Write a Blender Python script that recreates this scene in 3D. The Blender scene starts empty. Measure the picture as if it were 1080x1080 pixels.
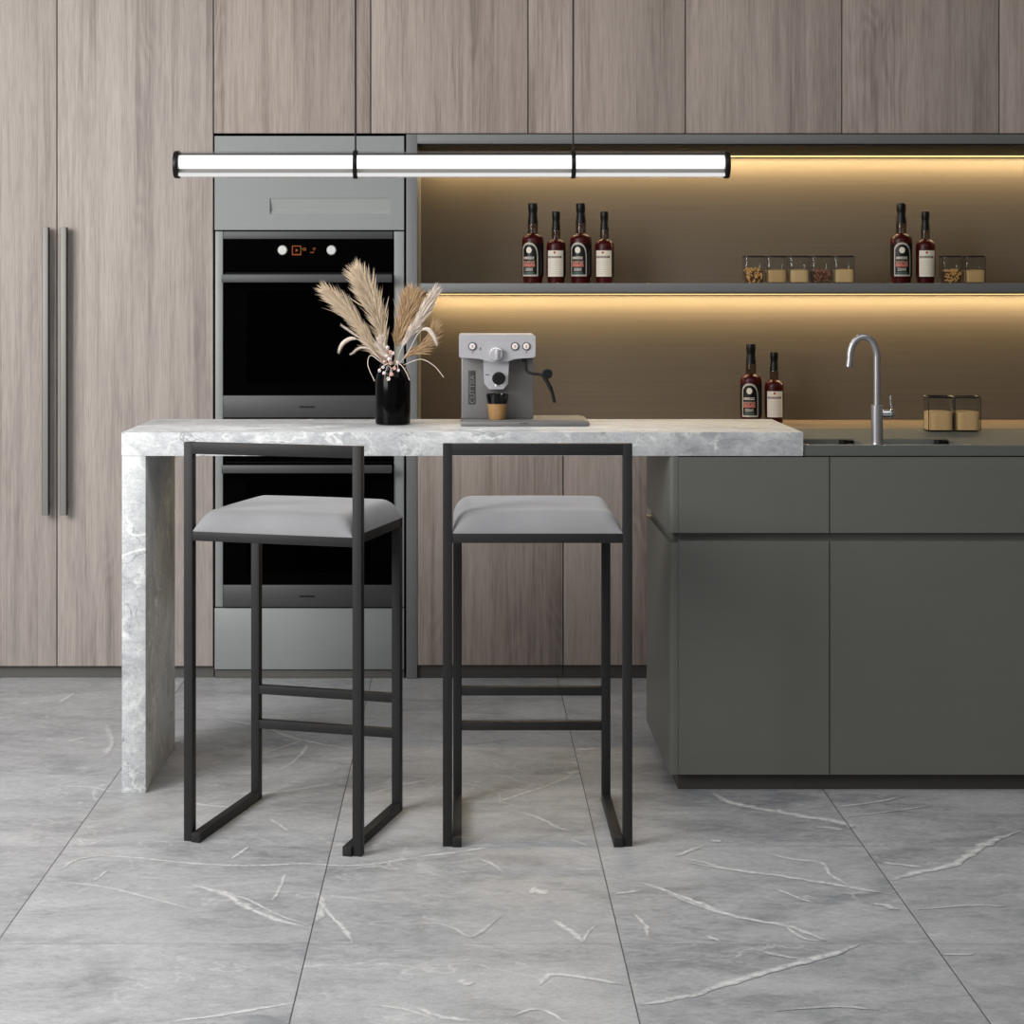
import bpy, bmesh, math, random
from mathutils import Vector, Matrix, Quaternion
random.seed(7)
PI = math.pi
H = 1.257          # eye height
F = 1890.0         # focal length in pixels of the 1080 frame
CX, CY = 490.0, 305.0
C = bpy.context.scene.collection

def at(px, py, Y):
    return Vector(((px-CX)*Y/F, Y, H-(py-CY)*Y/F))
def fl(px, py):
    Y = F*H/(py-CY)
    return Vector(((px-CX)*Y/F, Y, 0))
def wx(px, Y): return (px-CX)*Y/F
def wz(py, Y): return H-(py-CY)*Y/F

def lin(r, g, b):
    def f(c):
        c /= 255.0
        return c/12.92 if c <= .04045 else ((c+.055)/1.055)**2.4
    return (f(r), f(g), f(b), 1)

# ------------------------------------------------------------ materials
class NT:
    def __init__(s, name):
        s.m = bpy.data.materials.new(name); s.m.use_nodes = True
        s.t = s.m.node_tree; s.t.nodes.clear()
        s.out = s.t.nodes.new('ShaderNodeOutputMaterial')
    def n(s, typ, ins=None, **kw):
        nd = s.t.nodes.new('ShaderNode'+typ)
        for k, v in kw.items(): setattr(nd, k, v)
        for k, v in (ins or {}).items(): s.set(nd.inputs[k], v)
        return nd
    def set(s, sock, v):
        if isinstance(v, bpy.types.NodeSocket): s.t.links.new(v, sock)
        elif isinstance(v, bpy.types.Node): s.t.links.new(v.outputs[0], sock)
        else: sock.default_value = v
    def math(s, op, a, b=0.0, clamp=False):
        nd = s.n('Math', operation=op, use_clamp=clamp); s.set(nd.inputs[0], a); s.set(nd.inputs[1], b); return nd.outputs[0]
    def vm(s, op, a, b):
        nd = s.n('VectorMath', operation=op); s.set(nd.inputs[0], a); s.set(nd.inputs[1], b); return nd.outputs[0]
    def mix(s, f, a, b, mode='MIX'):
        nd = s.n('MixRGB', blend_type=mode); s.set(nd.inputs[0], f); s.set(nd.inputs[1], a); s.set(nd.inputs[2], b); return nd.outputs[0]
    def noise(s, vec, scale, detail=4.0, rough=.5, dist=0.0):
        return s.n('TexNoise', {'Vector': vec, 'Scale': scale, 'Detail': detail, 'Roughness': rough, 'Distortion': dist})
    def ramp(s, fac, stops, interp='LINEAR'):
        nd = s.n('ValToRGB'); s.set(nd.inputs[0], fac); cr = nd.color_ramp; cr.interpolation = interp
        while len(cr.elements) > 1: cr.elements.remove(cr.elements[0])
        for i, (p, c) in enumerate(stops):
            e = cr.elements[0] if i == 0 else cr.elements.new(p)
            e.position = p; e.color = c if isinstance(c, tuple) else (c, c, c, 1)
        return nd.outputs[0]
    def bsdf(s, color, rough=.5, metal=0.0, spec=.5, bump=None, bstr=.1, bdist=.001, **kw):
        p = s.n('BsdfPrincipled', {'Base Color': color, 'Roughness': rough, 'Metallic': metal, 'Specular IOR Level': spec})
        for k, v in kw.items(): s.set(p.inputs[k], v)
        if bump is not None:
            b = s.n('Bump', {'Height': bump, 'Strength': bstr, 'Distance': bdist}); s.t.links.new(b.outputs[0], p.inputs['Normal'])
        s.t.links.new(p.outputs[0], s.out.inputs[0]); return p

def plain(name, col, rough=.5, metal=0.0, spec=.5, var=.06, scale=30, bump=.03, **kw):
    t = NT(name); co = t.n('TexCoord').outputs['Object']
    n = t.noise(co, scale, 3.0)
    c = t.mix(1.0, col, t.ramp(n.outputs[0], [(.25, 1-var), (.75, 1.0)]), 'MULTIPLY')
    t.bsdf(c, rough, metal, spec, bump=n.outputs[0], bstr=bump, **kw)
    return t.m

def wood(name, light, dark, tone=1.0):
    t = NT(name); co = t.n('TexCoord').outputs['Object']
    rnd = t.n('ObjectInfo').outputs['Random']
    off = t.n('CombineXYZ', {'X': t.math('MULTIPLY', rnd, 37.0), 'Y': 0.0, 'Z': t.math('MULTIPLY', rnd, 91.0)}).outputs[0]
    v = t.vm('ADD', co, off)
    sep = t.n('SeparateXYZ', {0: v})
    # planks of differing tone
    pl = t.math('FLOOR', t.math('DIVIDE', sep.outputs[0], .118))
    wn = t.n('TexWhiteNoise', {'W': pl}, noise_dimensions='1D').outputs['Value']
    v2 = t.vm('ADD', v, t.n('CombineXYZ', {'X': 0.0, 'Y': t.math('MULTIPLY', wn, 11.0), 'Z': t.math('MULTIPLY', wn, 23.0)}).outputs[0])
    fine = t.noise(t.vm('MULTIPLY', v2, (150, 60, 3.2)), 1.0, 5.0, .65).outputs[0]
    pore = t.noise(t.vm('MULTIPLY', v2, (420, 60, 12)), 1.0, 3.0, .6).outputs[0]
    mid = t.noise(t.vm('MULTIPLY', v2, (26, 10, .9)), 1.0, 4.0, .6, .4).outputs[0]
    big = t.noise(t.vm('MULTIPLY', v2, (5, 2, .7)), 1.0, 3.0, .5).outputs[0]
    # cathedral figure
    warp = t.noise(t.vm('MULTIPLY', v2, (7, 3, 1.5)), 1.0, 2.0, .5).outputs[0]
    rings = t.math('SINE', t.math('MULTIPLY', warp, 95.0))
    rings = t.math('MULTIPLY', t.math('ADD', rings, 1.0), .5)
    mask = t.ramp(big, [(.46, 0.0), (.66, 1.0)])
    k = t.math('ADD', t.math('MULTIPLY', fine, .38), t.math('MULTIPLY', mid, .42))
    k = t.math('ADD', k, t.math('MULTIPLY', big, .2))
    k = t.math('ADD', k, t.math('MULTIPLY', t.math('MULTIPLY', rings, t.math('POWER', pore, 1.2)), t.math('MULTIPLY', mask, .13)))
    k = t.math('ADD', k, t.math('MULTIPLY', wn, .05))
    c = t.ramp(k, [(.34, light), (.52, t_mix(light, dark, .36)), (.68, dark)])
    ps = t.ramp(pore, [(.3, .80), (.55, 1.04)])
    c = t.mix(1.0, c, ps, 'MULTIPLY')
    c = t.mix(1.0, c, t.ramp(wn, [(0, .93), (1, 1.0)]), 'MULTIPLY')
    t.bsdf(c, .62, 0, .3, bump=fine, bstr=.12)
    return t.m
def t_mix(a, b, f): return tuple(a[i]*(1-f)+b[i]*f for i in range(4))

def marble(name, base, dark, vein, floor=False, rough=.45):
    t = NT(name)
    co = t.n('NewGeometry').outputs['Position'] if floor else t.n('TexCoord').outputs['Object']
    v = co
    if floor:
        sep = t.n('SeparateXYZ', {0: co})
        tx = t.math('DIVIDE', t.math('ADD', sep.outputs[0], .3+6.0), .6)
        ty = t.math('DIVIDE', t.math('ADD', sep.outputs[1], -4.0408+6.0), .6)
        fx, fy = t.math('FLOOR', tx), t.math('FLOOR', ty)
        idv = t.n('CombineXYZ', {'X': fx, 'Y': fy, 'Z': 0.0}).outputs[0]
        wn = t.n('TexWhiteNoise', {'Vector': idv}, noise_dimensions='3D')
        v = t.vm('ADD', co, t.vm('MULTIPLY', wn.outputs['Color'], (9, 9, 9)))
        rx = t.math('FRACT', tx); ry = t.math('FRACT', ty)
        dx = t.math('MULTIPLY', t.math('MINIMUM', rx, t.math('SUBTRACT', 1.0, rx)), .6)
        dy = t.math('MULTIPLY', t.math('MINIMUM', ry, t.math('SUBTRACT', 1.0, ry)), .6)
        jx = t.math('LESS_THAN', dx, .0012); jy = t.math('LESS_THAN', dy, .0011)
    S = 1.0 if floor else 1.6
    # directional cloudiness
    cl = t.noise(t.vm('MULTIPLY', v, (2.2*S, 4.2*S, 3*S)), 1.0, 8.0, .62, .8).outputs[0]
    cl2 = t.noise(t.vm('MULTIPLY', v, (14*S, 30*S, 22*S)), 1.0, 8.0, .72, 1.2).outputs[0]
    gr = t.noise(v, 420.0, 2.0, .6).outputs[0]
    k = t.math('ADD', t.math('MULTIPLY', cl, .6), t.math('MULTIPLY', cl2, .4))
    c = t.ramp(k, [(.38, dark), (.5, t_mix(base, dark, .35)), (.60, base)])
    c = t.mix(1.0, c, t.ramp(gr, [(.3, .84), (.7, 1.08)]), 'MULTIPLY')
    mot = t.noise(t.vm('MULTIPLY', v, (60*S, 130*S, 90*S)), 1.0, 5.0, .75, .6).outputs[0]
    c = t.mix(1.0, c, t.ramp(mot, [(.33, .84), (.5, 1.0), (.68, 1.10)]), 'MULTIPLY')
    # thin random veins: ridges of a warped noise
    def ridge(vec, scale, width, strength, mlo, mhi, seed):
        vv = t.vm('ADD', vec, (seed, seed*1.7, seed*.3))
        nn = t.noise(vv, scale, 5.0, .55, .6).outputs[0]
        a = t.math('ABSOLUTE', t.math('SUBTRACT', nn, .5))
        r = t.ramp(a, [(0, 1.0), (width, 0.0)])
        mk = t.ramp(t.noise(vv, scale*1.3, 3.0).outputs[0], [(mlo, 0.0), (mhi, 1.0)])
        return t.math('MULTIPLY', t.math('MULTIPLY', r, mk), strength)
    vs = t.vm('MULTIPLY', v, (1.0, 1.7, 1.3))
    if floor:
        r1 = ridge(vs, 1.6, .008, .38, .5, .62, 3.1)
        r2 = ridge(vs, 6.0, .02, .3, .55, .7, 8.3)
    else:
        r1 = ridge(vs, 3.2, .018, .9, .42, .6, 3.1)
        r2 = ridge(vs, 11.0, .03, .7, .48, .65, 8.3)
    speck = t.ramp(t.noise(t.vm('MULTIPLY', v, (1, 2.2, 1)), 24.0, 3.0, .6).outputs[0], [(.69, 0.0), (.75, .55)])
    spm = t.ramp(t.noise(v, 2.4, 2.0).outputs[0], [(.5, 0.0), (.62, 1.0)])
    vf = t.math('MAXIMUM', r1, r2)
    vf = t.math('MAXIMUM', vf, t.math('MULTIPLY', speck, spm))
    if floor:
        at_ = t.n('Attribute', attribute_name='vein').outputs['Fac']
        brk = t.ramp(t.noise(co, 45.0, 6.0, .8).outputs[0], [(.36, .12), (.56, 1.0)])
        vf = t.math('MAXIMUM', vf, t.math('MULTIPLY', t.math('POWER', at_, .75), brk), True)
    else:
        dk = ridge(vs, 5.0, .012, .75, .5, .6, 15.7)
        c = t.mix(dk, c, t_mix(dark, (0, 0, 0, 1), .6))
    c = t.mix(vf, c, vein)
    if floor:
        c = t.mix(1.0, c, t.ramp(wn.outputs['Value'], [(0, .93), (1, 1.03)]), 'MULTIPLY')
        c = t.mix(t.math('MULTIPLY', jy, .45), c, lin(105, 105, 105))
        c = t.mix(t.math('MULTIPLY', jx, .9), c, lin(62, 61, 60))
    t.bsdf(c, rough, 0, .4, bump=cl2, bstr=.10)
    return t.m

def brushed(name, col, rough=.35, metal=.9, axis=0):
    t = NT(name); co = t.n('TexCoord').outputs['Object']
    sc = [60, 60, 60]; sc[axis] = 2
    sc = tuple(x*8 if i != axis else x for i, x in enumerate(sc))
    n = t.noise(t.vm('MULTIPLY', co, sc), 1.0, 3.0).outputs[0]
    c = t.mix(1.0, col, t.ramp(n, [(.3, .9), (.7, 1.0)]), 'MULTIPLY')
    t.bsdf(c, rough, metal, .5, bump=n, bstr=.03); return t.m

def painted(name, col, rough=.45, spec=.4, lines=.05):
    """lacquer with the faint horizontal brush the fronts show"""
    t = NT(name); co = t.n('TexCoord').outputs['Object']
    n = t.noise(t.vm('MULTIPLY', co, (2, 2, 160)), 1.0, 3.0).outputs[0]
    b = t.noise(co, 2.0, 3.0).outputs[0]
    c = t.mix(1.0, col, t.ramp(n, [(.3, 1-lines), (.7, 1.0)]), 'MULTIPLY')
    c = t.mix(1.0, c, t.ramp(b, [(.3, .95), (.7, 1.02)]), 'MULTIPLY')
    t.bsdf(c, rough, 0, spec, bump=n, bstr=.02); return t.m

def emit(name, col, st):
    t = NT(name)
    n = t.noise(t.n('TexCoord').outputs['Object'], 4.0)
    c = t.mix(1.0, col, t.ramp(n.outputs[0], [(0, .98), (1, 1.0)]), 'MULTIPLY')
    e = t.n('Emission', {'Color': c, 'Strength': st}); t.t.links.new(e.outputs[0], t.out.inputs[0]); return t.m

def thinglass(name, tint=(1, 1, 1, 1), refl=.9, edge=.25, rough=.03):
    """thin-walled clear glass: see-through facing on, mirror-like and tinted to the edges"""
    t = NT(name)
    lw = t.n('LayerWeight', {'Blend': edge})
    n = t.noise(t.n('TexCoord').outputs['Object'], 8.0)
    tr = t.n('BsdfTransparent', {'Color': t.mix(1.0, tint, t.ramp(n.outputs[0], [(0, .98), (1, 1.0)]), 'MULTIPLY')})
    gl = t.n('BsdfGlossy', {'Color': (refl, refl, refl, 1), 'Roughness': rough})
    fr = t.math('ADD', t.math('MULTIPLY', t.math('POWER', lw.outputs['Facing'], 3.0), edge*2), .03, True)
    mx = t.n('MixShader', {0: fr, 1: tr.outputs[0], 2: gl.outputs[0]})
    t.t.links.new(mx.outputs[0], t.out.inputs[0]); return t.m

M = {}
M['wood'] = wood('greige_oak', lin(190, 180, 173), lin(142, 132, 126))
M['wood_up_shaded'] = wood('greige_oak_shaded_wall_units', lin(184, 171, 163), lin(130, 118, 110))  # same oak, darkened for the weaker light away from the left
M['wood_base_shaded'] = wood('greige_oak_shaded_base_units', lin(172, 160, 152), lin(121, 109, 101))  # same oak again, shade under the counter put into the colour
M['floor'] = marble('grey_stone_tile', lin(192, 193, 195), lin(143, 145, 148), lin(238, 238, 236), True, .42)
M['marble'] = marble('pale_marble', lin(216, 218, 219), lin(164, 167, 170), lin(246, 246, 245), False, .4)
M['green'] = painted('sage_grey_lacquer', lin(99, 100, 95), .42, .45)
M['green_dark'] = painted('sage_grey_shadow', lin(62, 64, 60), .6, .2)
M['groove'] = painted('sage_grey_groove', lin(104, 107, 101), .6, .2)
M['greytop'] = painted('grey_green_stone_top', lin(90, 94, 89), .6, .15)
M['grey'] = painted('cool_grey_lacquer', lin(142, 146, 145), .4, .45, .03)
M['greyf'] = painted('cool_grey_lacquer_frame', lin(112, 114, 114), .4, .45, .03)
M['recess'] = painted('cool_grey_recess', lin(158, 161, 159), .4, .45, .02)
M['carc'] = plain('carcass_board', lin(40, 39, 38), .7, spec=.2)
M['plinth'] = plain('plinth_board', lin(96, 94, 91), .6, spec=.3)
M['plinthd'] = plain('dark_plinth_board', lin(70, 68, 66), .6, spec=.3)
M['black'] = plain('black_plastic', lin(16, 16, 17), .45, spec=.3)
M['blackgl'] = plain('black_oven_glass', lin(5, 5, 6), .12, spec=.0, bump=0.0, **{'IOR': 1.08})
M['window'] = plain('black_oven_window', lin(2, 2, 2), .1, spec=.0, bump=0.0, **{'IOR': 1.05})
M['ovmetal'] = brushed('dark_steel', lin(72, 73, 74), .5, .35, 0)
M['steel'] = brushed('brushed_steel', lin(188, 188, 190), .32, .85, 2)
M['faucet'] = brushed('brushed_nickel', lin(176, 174, 175), .3, .8, 2)
M['knob'] = brushed('satin_knob', lin(210, 212, 210), .4, .3, 0)
M['stool'] = plain('charcoal_powder_coat', lin(42, 41, 41), .5, spec=.22, var=.08, scale=300, bump=.05)
M['handle_shade'] = brushed('handle_side_shadow', lin(44, 45, 44), .5, .15, 2)  # shade painted on the bar sides, turned away from the daylight
M['handle'] = brushed('grey_anodised', lin(138, 134, 129), .5, .15, 2)
M['orange'] = emit('orange_display', lin(190, 104, 56), .55)
M['greenled'] = emit('green_display', lin(90, 120, 70), .5)
M['cap'] = plain('black_cap', lin(9, 9, 10), .4, spec=.3)
M['liquor'] = plain('dark_red_liquor', lin(66, 8, 8), .35, spec=.25, var=.35, scale=25, bump=0.0)
M['lab_black'] = plain('black_label', lin(12, 13, 14), .4, spec=.3)
M['lab_silver'] = plain('silver_label', lin(186, 180, 168), .5, var=.12, scale=200)
M['lab_cream'] = plain('cream_label', lin(232, 224, 208), .6, var=.08, scale=120)
M['lab_red'] = plain('red_print', lin(186, 66, 50), .6)
M['lab_pink'] = plain('rose_print', lin(190, 128, 112), .6)
M['lab_brown'] = plain('brown_print', lin(104, 62, 46), .6)
M['lab_olive'] = plain('olive_print', lin(74, 66, 50), .6)
M['lab_teal'] = plain('teal_print', lin(62, 88, 78), .6)
M['lab_line'] = plain('faint_print', lin(186, 174, 156), .6)
M['neck'] = thinglass('bottle_neck_glass', lin(196, 184, 178), .6, .35)
M['jar'] = thinglass('jar_glass', lin(238, 240, 238), .8, .3)
M['tube'] = thinglass('lamp_tube_glass', lin(246, 246, 246), .9, .42)
M['smoke'] = thinglass('smoked_cup_glass', lin(120, 128, 128), .7, .4)
M['wire'] = plain('dark_wire', lin(42, 40, 38), .35, .6)
M['lampwhite'] = emit('lamp_diffuser', (1, .99, .98, 1), 2.2)
M['lampsoft'] = emit('lamp_edge_glow', (1, .985, .97, 1), .85)
M['ledwarm'] = emit('warm_led', lin(255, 214, 140), 3.0)
M['alu'] = brushed('grey_aluminium', lin(150, 146, 142), .4, .6, 0)
M['vase'] = plain('black_glass_vase', lin(7, 6, 7), .1, spec=.12, bump=0.0)
M['tan'] = plain('tan_cup_sleeve', lin(160, 122, 76), .6, var=.15, scale=60)
M['coffee_body'] = brushed('machine_steel', lin(124, 122, 121), .45, .4, 2)  # steel tone darkened further for shading in the recess under the head
M['coffee_head'] = brushed('machine_head_steel', lin(196, 195, 199), .35, .3, 0)
M['coffee_dark'] = plain('machine_plate', lin(74, 70, 68), .5, .3)
M['whitebtn'] = plain('button_white', lin(228, 224, 222), .4)
M['chrome'] = brushed('chrome', lin(222, 224, 226), .14, .95, 2)
M['ceil'] = plain('white_plaster', lin(225, 224, 222), .9, spec=.1, scale=60)
M['blockr'] = plain('light_block_plaster', lin(110, 105, 100), .9, spec=.1, scale=60)  # kept dark so the added right wall bounces little light
M['wall'] = plain('warm_grey_plaster', lin(176, 172, 168), .9, spec=.1, scale=60)

def fabric():
    t = NT('grey_velvet'); co = t.n('TexCoord').outputs['Object']
    n = t.noise(co, 900.0, 2.0).outputs[0]; b = t.noise(t.vm('MULTIPLY', co, (6, 14, 6)), 1.0, 4.0).outputs[0]
    c = t.mix(b, lin(128, 128, 130), lin(158, 158, 160))
    c = t.mix(1.0, c, t.ramp(n, [(.3, .92), (.7, 1.04)]), 'MULTIPLY')
    t.bsdf(c, .85, 0, .2, bump=n, bstr=.15, **{'Sheen Weight': .35, 'Sheen Roughness': .4}); return t.m
M['velvet'] = fabric()
def nichewall():
    t = NT('bronze_backsplash'); co = t.n('TexCoord').outputs['Object']
    n = t.noise(t.vm('MULTIPLY', co, (1.5, 1, 110)), 1.0, 4.0, .6).outputs[0]
    b = t.noise(t.vm('MULTIPLY', co, (1.2, 1, 3)), 1.0, 3.0).outputs[0]
    c = t.mix(n, lin(88, 80, 70), lin(102, 93, 82))
    c = t.mix(1.0, c, t.ramp(b, [(.3, .92), (.7, 1.03)]), 'MULTIPLY')
    t.bsdf(c, .5, 0, .3, bump=n, bstr=.03); return t.m
M['niche'] = nichewall()
M['worktop'] = plain('brown_stone_worktop', lin(128, 112, 94), .4, var=.1, scale=20)
def plumemat(name, a, b):
    t = NT(name); co = t.n('TexCoord').outputs['Object']
    n = t.noise(co, 160.0, 3.0).outputs[0]
    t.bsdf(t.mix(n, a, b), .9, 0, .1); return t.m
M['plume'] = plumemat('pampas_fibre', lin(184, 162, 136), lin(222, 204, 180))
M['plume2'] = plumemat('pampas_fibre_tan', lin(160, 128, 92), lin(206, 178, 142))
M['plume3'] = plumemat('pampas_fibre_pale', lin(196, 182, 170), lin(228, 214, 200))
M['tail'] = plumemat('bunny_tail_fibre', lin(192, 176, 164), lin(232, 220, 210))
M['petal'] = plumemat('dried_petal', lin(226, 206, 200), lin(250, 240, 236))
M['petalp'] = plumemat('pink_petal', lin(206, 160, 148), lin(236, 200, 190))
M['nuts'] = plumemat('roasted_nuts', lin(206, 140, 70), lin(250, 208, 140))
M['powder'] = plumemat('beige_powder', lin(206, 166, 116), lin(226, 190, 140))
M['powder2'] = plumemat('pale_powder', lin(222, 184, 132), lin(240, 208, 158))
M['nutgap'] = plain('shadowed_nuts', lin(92, 54, 30), .9)
M['bean'] = plumemat('red_brown_beans', lin(126, 74, 58), lin(206, 150, 130))

# ------------------------------------------------------------ mesh helpers
def nb(): return bmesh.new()
def abox(bm, x0, x1, y0, y1, z0, z1, bev=0.0, seg=2, mi=0):
    b2 = bmesh.new()
    r = bmesh.ops.create_cube(b2, size=1)
    for v in b2.verts:
        v.co = Vector(((x0+x1)/2+v.co.x*(x1-x0), (y0+y1)/2+v.co.y*(y1-y0), (z0+z1)/2+v.co.z*(z1-z0)))
    if bev: bmesh.ops.bevel(b2, geom=b2.edges[:], offset=bev, segments=seg, affect='EDGES', profile=.5)
    for f in b2.faces: f.material_index = mi
    merge(bm, b2); return bm
def merge(bm, b2, mat=None):
    me = bpy.data.meshes.new('tmp'); 
    if mat is not None: b2.transform(mat)
    b2.to_mesh(me); b2.free(); bm.from_mesh(me); bpy.data.meshes.remove(me)
def alathe(bm, prof, cx=0, cy=0, n=32, mi=0, cap=True):
    """prof: list of (radius, z)"""
    rings = []
    for r, z in prof:
        if r < 1e-6: rings.append([bm.verts.new((cx, cy, z))])
        else: rings.append([bm.verts.new((cx+r*math.cos(2*PI*i/n), cy+r*math.sin(2*PI*i/n), z)) for i in range(n)])
    for a, b in zip(rings, rings[1:]):
        for i in range(n):
            j = (i+1) % n
            if len(a) == 1 and len(b) == 1: continue
            if len(a) == 1: f = bm.faces.new((a[0], b[j], b[i]))
            elif len(b) == 1: f = bm.faces.new((a[i], a[j], b[0]))
            else: f = bm.faces.new((a[i], a[j], b[j], b[i]))
            f.material_index = mi
    if cap:
        for rg, fl_ in ((rings[0], True), (rings[-1], False)):
            if len(rg) > 1:
                f = bm.faces.new(rg[::-1] if fl_ else rg); f.material_index = mi
    return bm
def acyl(bm, p0, p1, r0, r1=None, n=24, mi=0, bev=0.0):
    p0, p1 = Vector(p0), Vector(p1); r1 = r0 if r1 is None else r1
    L = (p1-p0).length; b2 = bmesh.new()
    if bev: alathe(b2, [(r0-bev, 0), (r0, bev), (r1, L-bev), (r1-bev, L)], n=n)
    else: alathe(b2, [(r0, 0), (r1, L)], n=n)
    q = Vector((0, 0, 1)).rotation_difference((p1-p0).normalized())
    for f in b2.faces: f.material_index = mi
    merge(bm, b2, Matrix.Translation(p0) @ q.to_matrix().to_4x4()); return bm
def atube(bm, pts, rad, n=12, mi=0, caps=True):
    pts = [Vector(p) for p in pts]
    rr = rad if isinstance(rad, (list, tuple)) else [rad]*len(pts)
    t0 = (pts[1]-pts[0]).normalized()
    up = Vector((0, 1, 0)) if abs(t0.y) < .9 else Vector((1, 0, 0))
    u = t0.cross(up).normalized(); w = t0.cross(u).normalized()
    rings = []; pt = t0
    for i, p in enumerate(pts):
        t = (pts[min(i+1, len(pts)-1)]-pts[max(i-1, 0)]).normalized()
        q = pt.rotation_difference(t); u = q @ u; w = q @ w; pt = t
        rings.append([bm.verts.new(p+rr[i]*(u*math.cos(2*PI*k/n)+w*math.sin(2*PI*k/n))) for k in range(n)])
    for a, b in zip(rings, rings[1:]):
        for k in range(n):
            f = bm.faces.new((a[k], a[(k+1) % n], b[(k+1) % n], b[k])); f.material_index = mi
    if caps:
        bm.faces.new(rings[0][::-1]).material_index = mi; bm.faces.new(rings[-1]).material_index = mi
    return bm
def spline(pts, n=8):
    pts = [Vector(p) for p in pts]; out = []
    P = [pts[0]*2-pts[1]]+pts+[pts[-1]*2-pts[-2]]
    for i in range(1, len(P)-2):
        for k in range(n):
            t = k/n
            out.append(.5*((2*P[i])+(-P[i-1]+P[i+1])*t+(2*P[i-1]-5*P[i]+4*P[i+1]-P[i+2])*t*t+(-P[i-1]+3*P[i]-3*P[i+1]+P[i+2])*t**3))
    out.append(pts[-1]); return out
def prism(bm, poly, z0, z1, axis='z', mi=0):
    """poly in the plane normal to the axis; axis y -> poly (x,z), x -> (y,z)"""
    def mk(p, h):
        return (p[0], p[1], h) if axis == 'z' else ((p[0], h, p[1]) if axis == 'y' else (h, p[0], p[1]))
    a = [bm.verts.new(mk(p, z0)) for p in poly]; b = [bm.verts.new(mk(p, z1)) for p in poly]
    n = len(poly); fs = []
    for i in range(n): fs.append(bm.faces.new((a[i], a[(i+1) % n], b[(i+1) % n], b[i])))
    fs.append(bm.faces.new(a[::-1])); fs.append(bm.faces.new(b))
    for f in fs: f.material_index = mi
    return bm
def obj(name, bm, mat, parent=None, smooth=True, loc=None, recalc=True):
    if recalc: bmesh.ops.recalc_face_normals(bm, faces=bm.faces[:])
    me = bpy.data.meshes.new(name); bm.to_mesh(me); bm.free()
    for m in (mat if isinstance(mat, (list, tuple)) else [mat]): me.materials.append(m)
    if smooth:
        me.polygons.foreach_set('use_smooth', [True]*len(me.polygons))
        try: me.set_sharp_from_angle(angle=math.radians(35))
        except Exception: pass
    o = bpy.data.objects.new(name, me); C.objects.link(o)
    if parent: o.parent = parent
    if loc: o.location = loc
    return o
def tag(o, label=None, cat=None, group=None, kind=None):
    if label: o['label'] = label
    if cat: o['category'] = cat
    if group: o['group'] = group
    if kind: o['kind'] = kind
    return o
def thing(name, label, cat, loc=(0, 0, 0), rz=0.0, group=None):
    o = bpy.data.objects.new(name, None); C.objects.link(o)
    o.location = loc; o.rotation_euler = (0, 0, rz); o.empty_display_size = .05
    return tag(o, label, cat, group)
def box(name, dims, mat, parent=None, bev=.0015, seg=2): return obj(name, abox(nb(), *dims, bev=bev, seg=seg), mat, parent)
def dup(root, loc, label, rz=None, group=None):
    r = root.copy(); C.objects.link(r); r.location = loc
    if rz is not None: r.rotation_euler = (0, 0, rz)
    r['label'] = label
    if group: r['group'] = group
    for ch in list(root.children):
        c = ch.copy(); C.objects.link(c); c.parent = r
        for g in list(ch.children):
            d = g.copy(); C.objects.link(d); d.parent = c
    return r

# ------------------------------------------------------------ depths of the room
YF = 5.78      # fronts of the wall run
YB = 6.38      # back wall
YN = 6.27      # back panel of the niche
K = YF/F
X = lambda px: (px-CX)*K
Z = lambda py: H-(py-CY)*K
XR = 2.42

# ------------------------------------------------------------ setting
# floor with real inlaid veins (one mesh)
bm = nb()
vl = bm.verts.layers.float.new('vein')
fx0, fx1, fy0, fy1 = -3.2, 3.2, .3, YB+.1
q = [bm.verts.new(p) for p in ((fx0, fy0, 0), (fx1, fy0, 0), (fx1, fy1, 0), (fx0, fy1, 0))]
bm.faces.new(q)
qb = [bm.verts.new((v.co.x, v.co.y, -.08)) for v in q]
bm.faces.new(qb[::-1])
for i in range(4): bm.faces.new((q[i], qb[i], qb[(i+1) % 4], q[(i+1) % 4]))
VN = [0]
def vein(pts, w, s):
    VN[0] += 1; zv = .0004+VN[0]*.00001
    P = spline([p.to_3d() for p in pts], 6)
    L = []; rw = [random.uniform(.55, 1.35) for _ in P]
    for i, p in enumerate(P):
        t = (P[min(i+1, len(P)-1)]-P[max(i-1, 0)]).normalized(); nrm = Vector((-t.y, t.x, 0))
        k = i/(len(P)-1); ta = min(1, k*5+.15, (1-k)*5+.15)
        ww = w*(ta*.8+.2)*(rw[i]*.5+rw[max(0, i-1)]*.5)
        p = p+nrm*random.uniform(-.3, .3)*w
        tri = []
        for d, a in ((-1, 0), (0, 1), (1, 0)):
            v = bm.verts.new((p.x+nrm.x*ww*d, p.y+nrm.y*ww*d, zv)); v[vl] = a*s*ta; tri.append(v)
        L.append(tri)
    for a, b in zip(L, L[1:]):
        for k in (0, 1):
            try: bm.faces.new((a[k], a[k+1], b[k+1], b[k]))
            except ValueError: pass
def crop(ox, oy, s, lst):
    for pts, w, st in lst:
        vein([fl(ox+x*s, oy+y*s) for x, y in pts], w, st)
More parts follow.
